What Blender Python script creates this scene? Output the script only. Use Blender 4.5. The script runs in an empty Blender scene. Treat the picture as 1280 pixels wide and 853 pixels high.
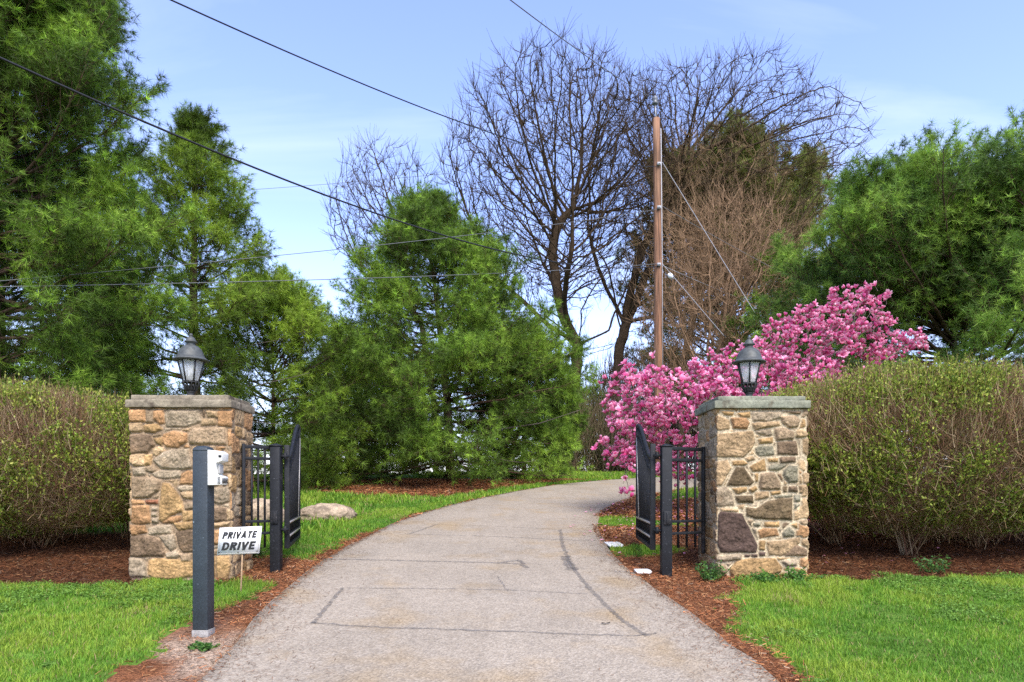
import bpy, math
import numpy as np
from math import radians as R

# ------------------------------------------------------------------ camera, sky, sun, exposure
scene = bpy.context.scene
COL = scene.collection
EYE = 1.5
F = 853.33            # focal length in pixels of the 1280 wide photograph
HOR = 617.0           # row of the horizon

cam_d = bpy.data.cameras.new("camera")
cam = bpy.data.objects.new("camera", cam_d)
COL.objects.link(cam)
cam.location = (0, 0, EYE)
cam.rotation_euler = (R(90), 0, 0)
cam_d.sensor_width = 36
cam_d.lens = 24
cam_d.shift_y = (HOR - 426.5) / 1280
cam_d.clip_end = 3000
cam_d.clip_start = 0.05
scene.camera = cam

SUN_EL, SUN_AZ = 50, 163          # azimuth measured clockwise from +Y; behind and a little to the right of the camera
w = bpy.data.worlds.new("World")
scene.world = w
w.use_nodes = True
nt = w.node_tree
for n in list(nt.nodes):
    nt.nodes.remove(n)
def wn(t, **kw):
    n = nt.nodes.new(t)
    for k, v in kw.items():
        setattr(n, k, v)
    return n
wout = wn('ShaderNodeOutputWorld')
bg = wn('ShaderNodeBackground')
bg.inputs['Strength'].default_value = 0.15
sky = wn('ShaderNodeTexSky')
sky.sky_type = 'NISHITA'
sky.sun_disc = False
sky.sun_elevation = R(SUN_EL)
sky.sun_rotation = R(SUN_AZ)
sky.air_density = 1.0
sky.dust_density = 0.6
sky.ozone_density = 2.0
tc = wn('ShaderNodeTexCoord')
# thin high cloud: direction projected on a plane overhead
sep = wn('ShaderNodeSeparateXYZ')
nt.links.new(tc.outputs['Generated'], sep.inputs[0])
mx = wn('ShaderNodeMath', operation='MAXIMUM'); mx.inputs[1].default_value = 0.05
nt.links.new(sep.outputs['Z'], mx.inputs[0])
add = wn('ShaderNodeMath', operation='ADD'); add.inputs[1].default_value = 0.12
nt.links.new(mx.outputs[0], add.inputs[0])
dx = wn('ShaderNodeMath', operation='DIVIDE'); dy = wn('ShaderNodeMath', operation='DIVIDE')
nt.links.new(sep.outputs['X'], dx.inputs[0]); nt.links.new(add.outputs[0], dx.inputs[1])
nt.links.new(sep.outputs['Y'], dy.inputs[0]); nt.links.new(add.outputs[0], dy.inputs[1])
cmb = wn('ShaderNodeCombineXYZ')
nt.links.new(dx.outputs[0], cmb.inputs[0]); nt.links.new(dy.outputs[0], cmb.inputs[1])
mp = wn('ShaderNodeMapping')
mp.inputs['Rotation'].default_value = (0, 0, R(35))
mp.inputs['Scale'].default_value = (0.55, 1.5, 1)
nt.links.new(cmb.outputs[0], mp.inputs[0])
cn = wn('ShaderNodeTexNoise'); cn.inputs['Scale'].default_value = 1.1; cn.inputs['Detail'].default_value = 7
cn.inputs['Roughness'].default_value = 0.52; cn.inputs['Distortion'].default_value = 0.7
nt.links.new(mp.outputs[0], cn.inputs['Vector'])
cr = wn('ShaderNodeMapRange'); cr.inputs['From Min'].default_value = 0.46; cr.inputs['From Max'].default_value = 0.86
cr.inputs['To Min'].default_value = 0.0; cr.inputs['To Max'].default_value = 0.72
nt.links.new(cn.outputs['Fac'], cr.inputs['Value'])
# hazier towards the horizon
hz = wn('ShaderNodeMapRange'); hz.inputs['From Min'].default_value = 0.0; hz.inputs['From Max'].default_value = 0.36
hz.inputs['To Min'].default_value = 0.46; hz.inputs['To Max'].default_value = 0.0
nt.links.new(sep.outputs['Z'], hz.inputs['Value'])
mxx = wn('ShaderNodeMath', operation='MAXIMUM')
nt.links.new(cr.outputs[0], mxx.inputs[0]); nt.links.new(hz.outputs[0], mxx.inputs[1])
tint = wn('ShaderNodeMix', data_type='RGBA', blend_type='MULTIPLY'); tint.inputs['Factor'].default_value = 1
tint.inputs['B'].default_value = (1.32, 1.17, 1.38, 1)
nt.links.new(sky.outputs[0], tint.inputs['A'])
cm = wn('ShaderNodeMix', data_type='RGBA')
cm.inputs['B'].default_value = (3.9, 4.3, 5.2, 1)
nt.links.new(mxx.outputs[0], cm.inputs['Factor'])
nt.links.new(tint.outputs['Result'], cm.inputs['A'])
nt.links.new(cm.outputs['Result'], bg.inputs['Color'])
nt.links.new(bg.outputs[0], wout.inputs['Surface'])

sd = bpy.data.lights.new("sun", 'SUN')
sd.energy = 3.0
sd.angle = R(34)
sd.color = (1.0, 0.94, 0.82)
so = bpy.data.objects.new("sun", sd)
COL.objects.link(so)
so.rotation_euler = (R(90 - SUN_EL), 0, R(180 - SUN_AZ + 0))
so.location = (-5, -8, 20)

scene.view_settings.view_transform = 'Standard'
scene.view_settings.look = 'None'
scene.view_settings.gamma = 1
scene.view_settings.use_curve_mapping = False
scene.view_settings.exposure = 1.15
scene.cycles.max_bounces = 6
scene.cycles.diffuse_bounces = 3
scene.cycles.glossy_bounces = 2
scene.cycles.transmission_bounces = 4
scene.cycles.transparent_max_bounces = 12
scene.cycles.caustics_reflective = False
scene.cycles.caustics_refractive = False
try:
    scene.cycles.use_denoising = False
except Exception:
    pass

# ------------------------------------------------------------------ helpers
rng = np.random.default_rng(7)

def srgb(r, g, b):
    c = np.array([r, g, b], float) / 255
    return np.where(c <= 0.04045, c / 12.92, ((c + 0.055) / 1.055) ** 2.4)

def tag(o, label=None, cat=None, group=None, kind=None):
    if label: o['label'] = label
    if cat: o['category'] = cat
    if group: o['group'] = group
    if kind: o['kind'] = kind
    return o

def thing(name, label, cat, loc=(0, 0, 0), rotz=0, group=None):
    o = bpy.data.objects.new(name, None)
    COL.objects.link(o)
    o.location = loc
    o.rotation_euler = (0, 0, rotz)
    o.empty_display_size = 0.2
    return tag(o, label, cat, group)

class MB:
    """collects vertices and faces, builds one mesh"""
    def __init__(self):
        self.v, self.c, self.f, self.n = [], [], [], 0
        self.hascol = False
    def add(self, v, faces, col=None):
        v = np.asarray(v, float).reshape(-1, 3)
        for fc in (faces if isinstance(faces, list) else [faces]):
            fc = np.asarray(fc, np.int64)
            if fc.size: self.f.append(fc + self.n)
        self.v.append(v)
        if col is None: col = np.ones((len(v), 3)) * 0.5
        else: self.hascol = True
        col = np.broadcast_to(np.asarray(col, float), (len(v), 3))
        self.c.append(col)
        self.n += len(v)
        return self
    def build(self, name, mat, parent=None, smooth=False, bevel=0, loc=None):
        me = bpy.data.meshes.new(name)
        V = np.concatenate(self.v) if self.v else np.zeros((0, 3))
        me.vertices.add(len(V))
        me.vertices.foreach_set('co', V.astype(np.float32).ravel())
        tot = np.concatenate([np.full(len(f), f.shape[1]) for f in self.f])
        idx = np.concatenate([f.ravel() for f in self.f])
        me.loops.add(len(idx)); me.loops.foreach_set('vertex_index', idx.astype(np.int32))
        me.polygons.add(len(tot))
        st = np.concatenate([[0], np.cumsum(tot)[:-1]])
        me.polygons.foreach_set('loop_start', st.astype(np.int32))
        me.polygons.foreach_set('loop_total', tot.astype(np.int32))
        if smooth: me.polygons.foreach_set('use_smooth', np.ones(len(tot), bool))
        me.update(calc_edges=True)
        if self.hascol:
            a = me.color_attributes.new('tint', 'FLOAT_COLOR', 'POINT')
            C = np.concatenate(self.c)
            a.data.foreach_set('color', np.concatenate([C, np.ones((len(C), 1))], 1).astype(np.float32).ravel())
        for m in (mat if isinstance(mat, (list, tuple)) else [mat]): me.materials.append(m)
        o = bpy.data.objects.new(name, me)
        COL.objects.link(o)
        if parent is not None: o.parent = parent
        if loc is not None: o.location = loc
        if bevel:
            b = o.modifiers.new('bevel', 'BEVEL'); b.width = bevel; b.segments = 2; b.limit_method = 'ANGLE'; b.angle_limit = R(40)
        return o
    # ---- shapes
    def box(self, x0, x1, y0, y1, z0, z1, col=None, M=None):
        v = np.array([[x, y, z] for z in (z0, z1) for (x, y) in ((x0, y0), (x1, y0), (x1, y1), (x0, y1))], float)
        if M is not None: v = M(v)
        return self.add(v, np.array([[0, 3, 2, 1], [4, 5, 6, 7], [0, 1, 5, 4], [1, 2, 6, 5], [2, 3, 7, 6], [3, 0, 4, 7]]), col)
    def prism(self, pts, d, col=None):
        """closed outline pts (n,3) extruded by vector d"""
        p = np.asarray(pts, float); n = len(p)
        v = np.concatenate([p, p + np.asarray(d, float)])
        self.add(v, [np.array([list(range(n))[::-1]]), np.array([list(range(n, 2 * n))]),
                     np.array([[i, (i + 1) % n, n + (i + 1) % n, n + i] for i in range(n)])], col)
        return self
    def lathe(self, prof, c=(0, 0, 0), n=24, col=None, a0=0.0):
        prof = np.asarray(prof, float); m = len(prof)
        a = np.arange(n) * 2 * math.pi / n + a0
        v = np.stack([prof[:, None, 0] * np.cos(a), prof[:, None, 0] * np.sin(a), prof[:, None, 1] + 0 * a], -1).reshape(-1, 3) + np.asarray(c)
        i, j = np.meshgrid(np.arange(m - 1), np.arange(n), indexing='ij')
        k = (j + 1) % n
        f = np.stack([i * n + j, i * n + k, (i + 1) * n + k, (i + 1) * n + j], -1).reshape(-1, 4)
        fs = [f]
        if prof[0, 0] > 1e-6: fs.append(np.array([list(range(n))[::-1]]))
        if prof[-1, 0] > 1e-6: fs.append(np.array([list(range((m - 1) * n, m * n))]))
        return self.add(v, fs, col)
    def tubes(self, P, Rd, n=5, col=None, cap=True):
        """P (K,M,3) polylines, Rd (K,M) radii"""
        P = np.asarray(P, float); Rd = np.asarray(Rd, float)
        if P.ndim == 2: P = P[None]
        if Rd.ndim == 1: Rd = np.broadcast_to(Rd[None], P.shape[:2])
        K, M, _ = P.shape
        T = np.gradient(P, axis=1)
        T /= np.linalg.norm(T, axis=-1, keepdims=True) + 1e-9
        mean = P[:, -1] - P[:, 0]
        ref = np.where(np.abs(mean[:, 2:3]) > 0.8 * np.linalg.norm(mean, axis=-1, keepdims=True), np.array([[1., 0.1, 0]]), np.array([[0.05, 0.02, 1.]]))
        U = np.cross(T, ref[:, None, :]); U /= np.linalg.norm(U, axis=-1, keepdims=True) + 1e-9
        W = np.cross(T, U)
        a = np.arange(n) * 2 * math.pi / n
        ring = P[:, :, None] + Rd[:, :, None, None] * (U[:, :, None] * np.cos(a)[:, None] + W[:, :, None] * np.sin(a)[:, None])
        v = ring.reshape(-1, 3)
        k, i, j = np.meshgrid(np.arange(K), np.arange(M - 1), np.arange(n), indexing='ij')
        jn = (j + 1) % n
        b = k * M * n
        f = np.stack([b + i * n + j, b + (i + 1) * n + j, b + (i + 1) * n + jn, b + i * n + jn], -1).reshape(-1, 4)
        fs = [f]
        if cap and n > 3:
            kk = np.arange(K)[:, None] * M * n
            fs.append(kk + np.arange(n)[None, :])
            fs.append(kk + (M - 1) * n + np.arange(n)[None, ::-1])
        if col is not None:
            col = np.asarray(col, float)
            if col.ndim == 2 and len(col) == K: col = np.repeat(col, M * n, 0)
        return self.add(v, fs, col)

def mat(name, col=(0.5, 0.5, 0.5), rough=0.7, attr=False, noise=None, bump=None, metal=0.0, transl=0.0, spec=0.3):
    """noise=(scale, amount, detail) multiplies the colour; bump=(scale, strength, distance)"""
    m = bpy.data.materials.new(name); m.use_nodes = True
    t = m.node_tree; p = t.nodes['Principled BSDF']
    p.inputs['Roughness'].default_value = rough
    p.inputs['Metallic'].default_value = metal
    p.inputs['Specular IOR Level'].default_value = spec
    src = None
    if attr:
        a = t.nodes.new('ShaderNodeAttribute'); a.attribute_name = 'tint'; src = a.outputs['Color']
    else:
        c = t.nodes.new('ShaderNodeRGB'); c.outputs[0].default_value = (*col, 1); src = c.outputs[0]
    tcn = t.nodes.new('ShaderNodeTexCoord')
    for nz in ([noise] if isinstance(noise, tuple) else (noise or [])):
        n = t.nodes.new('ShaderNodeTexNoise'); n.inputs['Scale'].default_value = nz[0]
        n.inputs['Detail'].default_value = nz[2] if len(nz) > 2 else 4
        t.links.new(tcn.outputs['Object'], n.inputs['Vector'])
        mr = t.nodes.new('ShaderNodeMapRange')
        mr.inputs['From Min'].default_value = 0.28; mr.inputs['From Max'].default_value = 0.72
        mr.inputs['To Min'].default_value = 1 - nz[1]; mr.inputs['To Max'].default_value = 1 + nz[1]
        t.links.new(n.outputs['Fac'], mr.inputs['Value'])
        mu = t.nodes.new('ShaderNodeMix'); mu.data_type = 'RGBA'; mu.blend_type = 'MULTIPLY'; mu.inputs['Factor'].default_value = 1
        t.links.new(src, mu.inputs['A']); t.links.new(mr.outputs[0], mu.inputs['B'])
        src = mu.outputs['Result']
    t.links.new(src, p.inputs['Base Color'])
    if bump:
        n = t.nodes.new('ShaderNodeTexNoise'); n.inputs['Scale'].default_value = bump[0]; n.inputs['Detail'].default_value = 5
        t.links.new(tcn.outputs['Object'], n.inputs['Vector'])
        b = t.nodes.new('ShaderNodeBump'); b.inputs['Strength'].default_value = bump[1]; b.inputs['Distance'].default_value = bump[2]
        t.links.new(n.outputs['Fac'], b.inputs['Height']); t.links.new(b.outputs[0], p.inputs['Normal'])
    if transl:
        tr = t.nodes.new('ShaderNodeBsdfTranslucent'); t.links.new(src, tr.inputs['Color'])
        ms = t.nodes.new('ShaderNodeMixShader'); ms.inputs[0].default_value = transl
        t.links.new(p.outputs[0], ms.inputs[1]); t.links.new(tr.outputs[0], ms.inputs[2])
        t.links.new(ms.outputs[0], t.nodes['Material Output'].inputs['Surface'])
    return m

def vnoise(P, seed=0):
    """smooth value noise in 3-D, range -1..1"""
    P = np.asarray(P, float); i = np.floor(P).astype(np.int64); f = P - i; f = f * f * (3 - 2 * f)
    out = 0
    for dx_ in (0, 1):
        for dy_ in (0, 1):
            for dz_ in (0, 1):
                h = ((i[..., 0] + dx_) * 374761393 + (i[..., 1] + dy_) * 668265263 + (i[..., 2] + dz_) * 2147483647 + seed * 1274126177) & 0xffffffff
                h = ((h ^ (h >> 13)) * 1274126177) & 0xffffffff
                h = (h ^ (h >> 16)) & 0xffff
                out = out + (h / 32767.5 - 1) * np.where(dx_, f[..., 0], 1 - f[..., 0]) * np.where(dy_, f[..., 1], 1 - f[..., 1]) * np.where(dz_, f[..., 2], 1 - f[..., 2])
    return out
def fnoise(P, seed=0, octv=4):
    P = np.asarray(P, float); s = 0; a = 1; tot = 0
    for k in range(octv):
        s = s + a * vnoise(P * 2 ** k + 17.3 * k, seed + k); tot += a; a *= 0.5
    return s / tot
def n2(x, y, s, seed=0, octv=3):
    return fnoise(np.stack([np.asarray(x) * s, np.asarray(y) * s, np.zeros_like(np.asarray(x, float)) + 0.37], -1), seed, octv)
def unit(v): return v / (np.linalg.norm(v, axis=-1, keepdims=True) + 1e-9)
def jitter(v, a, r): return unit(v + r.normal(0, a, v.shape))

# ------------------------------------------------------------------ terrain
def gz(x, y):
    """the hill: the drive climbs one in ten and eases off at the top"""
    y = np.asarray(y, float); x = np.asarray(x, float)
    t = np.clip((y - 16) / 14, 0, 1)
    up = np.where(y < 16, 0.1 * y, 1.6 + 0.1 * 14 * (t - t * t / 2))
    z = np.where(y < 0, 0.06 * np.maximum(y, -12), up)
    return z + 0 * x
def at(px, py, Y): return np.array([(px - 640) / F * Y, Y, EYE + (HOR - py) / F * Y])
def gp(px, py):
    k = (HOR - py) / F
    ys = np.linspace(2, 30, 5601)
    j = np.argmax(EYE + k * ys - gz(0, ys) < 0)
    Y = ys[j] if EYE + k * ys[j] - gz(0, ys[j]) < 0 else 30
    return np.array([(px - 640) / F * Y, Y])

LE = np.array([(-9, -8), (-3.2, -5), (-2.3, 0), (-1.8, 2.6), (-1.80, 3.98), (-1.98, 5.3), (-2.03, 5.9), (-2.1, 7.47), (-1.98, 8.75), (-1.75, 10.64), (-1.29, 12.27), (-.65, 13.86),
               (.18, 15.5), (1.2, 17.2), (2.4, 18.6), (3.7, 19.9), (5.8, 21.3), (8.8, 22.7), (13, 24), (20, 25.5), (40, 28)], float)
RE = np.array([(9, -8), (2.6, -5), (1.75, 0), (1.6, 2.6), (1.54, 3.98), (1.47, 4.82), (1.40, 5.68), (1.24, 6.62), (1.15, 7.84), (1.23, 9.97), (1.43, 11.3), (1.95, 12.8),
               (2.7, 14.5), (3.8, 16), (5.3, 17.3), (8, 18.9), (12, 20.2), (20, 22), (40, 24.5)], float)
def smooth_line(P, n):
    d = np.concatenate([[0], np.cumsum(np.linalg.norm(np.diff(P, axis=0), axis=1))])
    t = np.linspace(0, d[-1], n)
    q = np.stack([np.interp(t, d, P[:, k]) for k in (0, 1)], 1)
    for _ in range(6):
        q[1:-1] = (q[:-2] + 2 * q[1:-1] + q[2:]) / 4
    return q
LEs, REs = smooth_line(LE, 420), smooth_line(RE, 420)
def lx(y): return np.interp(y, LEs[:, 1], LEs[:, 0])
def rx(y): return np.interp(y, REs[:, 1], REs[:, 0])

PINE_BED = (-1.2, 17.4)
def mulch_mask(x, y):
    """> 0 where bark mulch and pine needles cover the ground"""
    nz = n2(x, y, 1.3, 3) * 0.28 + n2(x, y, 5.0, 5) * 0.17 + n2(x, y, 14., 6) * .06
    offl = lx(y) - x
    offr = x - rx(y)
    def rect(x0, x1, y0, y1): return np.minimum(np.minimum(x - x0, x1 - x), np.minimum(y - y0, y1 - y))
    m = rect(-12, -3.55, 6.35, 9.4)                                        # under the left hedge
    m = np.maximum(m, np.minimum(rect(-2.95, 0, 6.5, 7.7), offl + .2))        # by the left gate post
    wl = np.interp(y, [3, 4.0, 5, 6, 7, 8.5, 9.6, 11, 20], [.35, .50, .36, .08, .34, .14, .03, .0, .0])
    m = np.maximum(m, np.minimum(wl - offl, offl + 0.3))
    off1 = np.interp(y, [9, 10.4, 12, 14, 18], [2.2, 1.4, 1.2, .95, .6])
    bed = np.minimum(offl - off1, 3.3 - np.hypot((x - PINE_BED[0]) * .75, y - PINE_BED[1]))
    m = np.maximum(m, bed)
    wr = np.interp(y, [3, 4, 5, 5.8, 6.4, 7, 8, 9.5, 11, 13, 16], [.16, .2, .25, .38, .8, 1.2, 1.3, 1.5, 1.3, .8, .2])
    patch = np.maximum(.42 - np.hypot((x - 1.65) * .45, y - 8.15), .5 - np.hypot((x - 2.1) * .4, y - 10.6))
    patch = np.maximum(patch, .33 - np.hypot((x - 3.0) * .3, y - 7.9))
    m = np.maximum(m, np.minimum(np.minimum(wr - offr, offr + .3), -patch))
    m = np.maximum(m, rect(2.75, 12, 6.75 , 9.8) - .12)                      # under the right hedge
    m = np.maximum(m, rect(1.4, 3.6, 6.7, 9.2) * 1.0 - np.maximum(patch, 0) * 3)
    m = np.maximum(m, 2.2 - np.hypot(x - 4.2, y - 11.8))
    return m + nz

def axis(lo, hi, step, far, n):
    g = np.geomspace(1, far, n)
    s = step * 2
    outer = (g - 1) / (far - 1) * (far - abs(hi)) + hi
    outl = lo - ((g - 1) / (far - 1) * (far - abs(lo)))
    return np.concatenate([outl[1:][::-1], np.arange(lo, hi + 1e-6, step), outer[1:]])
gx = axis(-8.0, 8.0, 0.05, 600, 34)
gy = np.concatenate([[-600, -200, -80, -40, -20, -12, -8, -4, -2, 0, 1, 2], np.arange(2.6, 20, 0.06), 20 + (np.geomspace(1, 60, 40) - 1) * 14])
X, Y = np.meshgrid(gx, gy, indexing='ij')
inn = (X > lx(Y) - .0) & (X < rx(Y) + .0) & (Y > -8) & (Y < 26)
Z = gz(X, Y) + n2(X, Y, .9, 11) * .03 + n2(X, Y, 4, 12) * .008
edge = np.minimum(np.abs(X - lx(Y)), np.abs(X - rx(Y)))
Z = np.where((Y > -8) & (Y < 26), gz(X, Y) + (Z - gz(X, Y)) * np.clip(edge / .6, 0, 1) , Z)
far = np.clip((np.hypot(X, Y) - 60) / 200, 0, 1)
Z = Z - far * 4.0 + 0
Z = np.where(inn, Z - .06, Z)
def ground_z(x, y): return gz(x, y) + n2(x, y, .9, 11) * .03 * np.clip(np.minimum(np.abs(x - lx(y)), np.abs(x - rx(y))) / .6, 0, 1)
nx_, ny_ = X.shape
i, j = np.meshgrid(np.arange(nx_ - 1), np.arange(ny_ - 1), indexing='ij')
quads = np.stack([i * ny_ + j, (i + 1) * ny_ + j, (i + 1) * ny_ + j + 1, i * ny_ + j + 1], -1).reshape(-1, 4)
cx = (X[:-1, :-1] + X[1:, 1:]).ravel() / 2; cy = (Y[:-1, :-1] + Y[1:, 1:]).ravel() / 2
ism = (mulch_mask(cx, cy) > 0) & (cy < 26) & (cy > 2) & (np.abs(cx) < 13)
V = np.stack([X, Y, Z], -1).reshape(-1, 3)
# stains with shapes of their own: lawn thin spots, bleached and dark mulch; hedge shade painted into the beds
gcol = np.array([.085, .155, .022]) * (1 + .35 * n2(V[:, 0], V[:, 1], 2.2, 21)[:, None]) 
dry = np.clip(n2(V[:, 0], V[:, 1], 1.1, 31) * 2.2 - .75, 0, 1)[:, None]
gcol = gcol * (1 - dry) + np.array([.22, .17, .075]) * dry
mcol = np.where((np.abs(V[:, :1]) > 2.95) & (V[:, 1:2] < 10) & (V[:, 1:2] > 6.0), .5, 1) * np.array([.19, .078, .035]) * (1 + .55 * n2(V[:, 0], V[:, 1], 3.5, 41)[:, None])  # mulch by the hedges darkened to paint in their shade
sand = np.clip(n2(V[:, 0], V[:, 1], 1.6, 51) * 2.4 + .6, 0, 1)[:, None] * np.clip((5.4 - V[:, 1]) / .8, 0, 1)[:, None] * (V[:, :1] < 0)
mcol = mcol * (1 - sand) + np.array([.38, .28, .20]) * sand
M_lawn = mat('lawn_soil', attr=True, rough=.95, noise=[(60, .35, 5), (9, .25, 3)], bump=(70, .6, .03), spec=.1)
M_mulch = mat('bark_mulch', attr=True, rough=.95, noise=[(45, .6, 6), (150, .5, 3)], bump=(60, 1.0, .04), spec=.1)
def submesh(name, fsel, col, m, label, cat):
    f = quads[fsel]; u, inv = np.unique(f, return_inverse=True)
    o = MB().add(V[u], inv.reshape(-1, 4), col[u]).build(name, m, smooth=True)
    return tag(o, label, cat, kind='structure')
submesh('lawn', ~ism, gcol, M_lawn, 'grassy ground sloping up on both sides of the drive', 'lawn')
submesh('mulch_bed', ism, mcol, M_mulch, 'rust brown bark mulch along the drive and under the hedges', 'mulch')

# drive
K = 28
t = np.linspace(0, 1, K)
d = np.concatenate([LEs[:, None] * (1 - t)[None, :, None] + REs[:, None] * t[None, :, None]], 0)
wob = n2(np.arange(len(d)) * .31, np.zeros(len(d)), 1, 61) * .035
d[:, 0, 0] += wob; d[:, -1, 0] += n2(np.arange(len(d)) * .33, np.ones(len(d)), 1, 62) * .035
DZ = .02
def drive_z(x, y): return gz(x, y) + DZ
dz = drive_z(d[..., 0], d[..., 1])
dv = np.concatenate([d, dz[..., None]], -1)
sk0 = dv[:, :1] - np.array([.01, 0, .08]); sk1 = dv[:, -1:] - np.array([-.01, 0, .08])
dv = np.concatenate([sk0, dv, sk1], 1)
n0, n1 = dv.shape[:2]
i, j = np.meshgrid(np.arange(n0 - 1), np.arange(n1 - 1), indexing='ij')
dq = np.stack([i * n1 + j, i * n1 + j + 1, (i + 1) * n1 + j + 1, (i + 1) * n1 + j], -1).reshape(-1, 4)
M_drive = bpy.data.materials.new('chip_seal'); M_drive.use_nodes = True
t_ = M_drive.node_tree; p_ = t_.nodes['Principled BSDF']; p_.inputs['Roughness'].default_value = .9; p_.inputs['Specular IOR Level'].default_value = .2
tcn = t_.nodes.new('ShaderNodeTexCoord')
vo = t_.nodes.new('ShaderNodeTexVoronoi'); vo.inputs['Scale'].default_value = 85; t_.links.new(tcn.outputs['Object'], vo.inputs['Vector'])
ramp = t_.nodes.new('ShaderNodeValToRGB'); e = ramp.color_ramp.elements
e[0].position = 0; e[0].color = (.29, .255, .22, 1); e[1].position = 1; e[1].color = (.50, .44, .375, 1)
x_ = ramp.color_ramp.elements.new(.35); x_.color = (.37, .315, .255, 1)
x_ = ramp.color_ramp.elements.new(.7); x_.color = (.43, .375, .31, 1)
sepc = t_.nodes.new('ShaderNodeSeparateColor'); t_.links.new(vo.outputs['Color'], sepc.inputs[0]); t_.links.new(sepc.outputs[0], ramp.inputs[0])
def mul(t, src, tcn, scale, lo, hi, col=None, detail=4, f0=.35, f1=.65, sv=None):
    n = t.nodes.new('ShaderNodeTexNoise'); n.inputs['Scale'].default_value = scale; n.inputs['Detail'].default_value = detail
    if sv is not None:
        mp_ = t.nodes.new('ShaderNodeMapping'); mp_.inputs['Scale'].default_value = sv
        t.links.new(tcn.outputs['Object'], mp_.inputs[0]); t.links.new(mp_.outputs[0], n.inputs['Vector'])
    else: t.links.new(tcn.outputs['Object'], n.inputs['Vector'])
    r = t.nodes.new('ShaderNodeMapRange'); r.inputs['From Min'].default_value = f0; r.inputs['From Max'].default_value = f1
    r.inputs['To Min'].default_value = lo; r.inputs['To Max'].default_value = hi; t.links.new(n.outputs['Fac'], r.inputs['Value'])
    m = t.nodes.new('ShaderNodeMix'); m.data_type = 'RGBA'; m.blend_type = 'MULTIPLY'
    if col is None:
        m.inputs['Factor'].default_value = 1; t.links.new(r.outputs[0], m.inputs['B'])
    else:
        m.inputs['B'].default_value = (*col, 1); t.links.new(r.outputs[0], m.inputs['Factor'])
    t.links.new(src, m.inputs['A'])
    return m.outputs['Result']
s_ = ramp.outputs['Color']
s_ = mul(t_, s_, tcn, .1, 1, 1, (.68, .668, .625))
s_ = mul(t_, s_, tcn, 1.1, .94, 1.05)
s_ = mul(t_, s_, tcn, 9, .95, 1.05)
s_ = mul(t_, s_, tcn, 1.6, 0, .9, (1.0, .88, .68), 5, .52, .72)         # sandy stains
s_ = mul(t_, s_, tcn, .8, 0, .7, (.86, .88, .92), 4, .55, .7)
s_ = mul(t_, s_, tcn, 1.0, 0, .3, (.76, .75, .74), 4, .5, .72, (4.0, .6, 1))  # wheel tracks along the drive
t_.links.new(s_, p_.inputs['Base Color'])
bm_ = t_.nodes.new('ShaderNodeBump'); bm_.inputs['Strength'].default_value = .6; bm_.inputs['Distance'].default_value = .006
t_.links.new(vo.outputs['Distance'], bm_.inputs['Height']); t_.links.new(bm_.outputs[0], p_.inputs['Normal'])
o = MB().add(dv.reshape(-1, 3), dq).build('driveway', M_drive, smooth=True)
tag(o, 'pale gravel chip driveway curving uphill to the right', 'driveway', kind='structure')

# old tar seams and trench joints
M_tar = mat('tar_seam', (.105, .10, .098), .85, noise=[(40, .5, 4), (6, .35, 3)])
_t = M_tar.node_tree; _n = _t.nodes.new('ShaderNodeTexNoise'); _n.inputs['Scale'].default_value = 26; _n.inputs['Detail'].default_value = 6; _n.inputs['Roughness'].default_value = .7
_r = _t.nodes.new('ShaderNodeMapRange'); _r.inputs['From Min'].default_value = .36; _r.inputs['From Max'].default_value = .60; _r.inputs['To Min'].default_value = .12; _r.inputs['To Max'].default_value = .50
_c = _t.nodes.new('ShaderNodeTexCoord'); _t.links.new(_c.outputs['Object'], _n.inputs['Vector']); _t.links.new(_n.outputs['Fac'], _r.inputs['Value']); _t.links.new(_r.outputs[0], _t.nodes['Principled BSDF'].inputs['Alpha'])
def seam(pts, width, seed, gaps=.0):
    width *= 1.3
    P = np.array([gp(*q) for q in pts]); P = smooth_line(P, max(40, int(np.linalg.norm(P[-1] - P[0]) * 45)))
    n = len(P); T = unit(np.gradient(P, axis=0)); N = np.stack([-T[:, 1], T[:, 0]], 1)
    q = np.arange(n) * .35
    P = P + N * (n2(q, q * 0, 1, seed) * .02)[:, None]
    wd = width * (.55 + .6 * np.abs(n2(q, q * 0 + 3, 1.7, seed + 1)) + .35 * n2(q, q * 0 + 9, 5, seed + 2))
    wd = np.maximum(wd, width * .1)
    a, b = P - N * wd[:, None] / 2, P + N * wd[:, None] / 2
    v = np.stack([a, b], 1).reshape(-1, 2); z = drive_z(v[:, 0], v[:, 1]) + .004 + seed * .0002
    k = np.arange(n - 1); keep = n2(q[:-1], q[:-1] * 0 + 20, 1.1, seed + 3) > gaps
    k = k[keep]
    return np.concatenate([v, z[:, None]], 1), np.stack([2 * k, 2 * k + 1, 2 * k + 3, 2 * k + 2], 1)
tm = MB()
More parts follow.
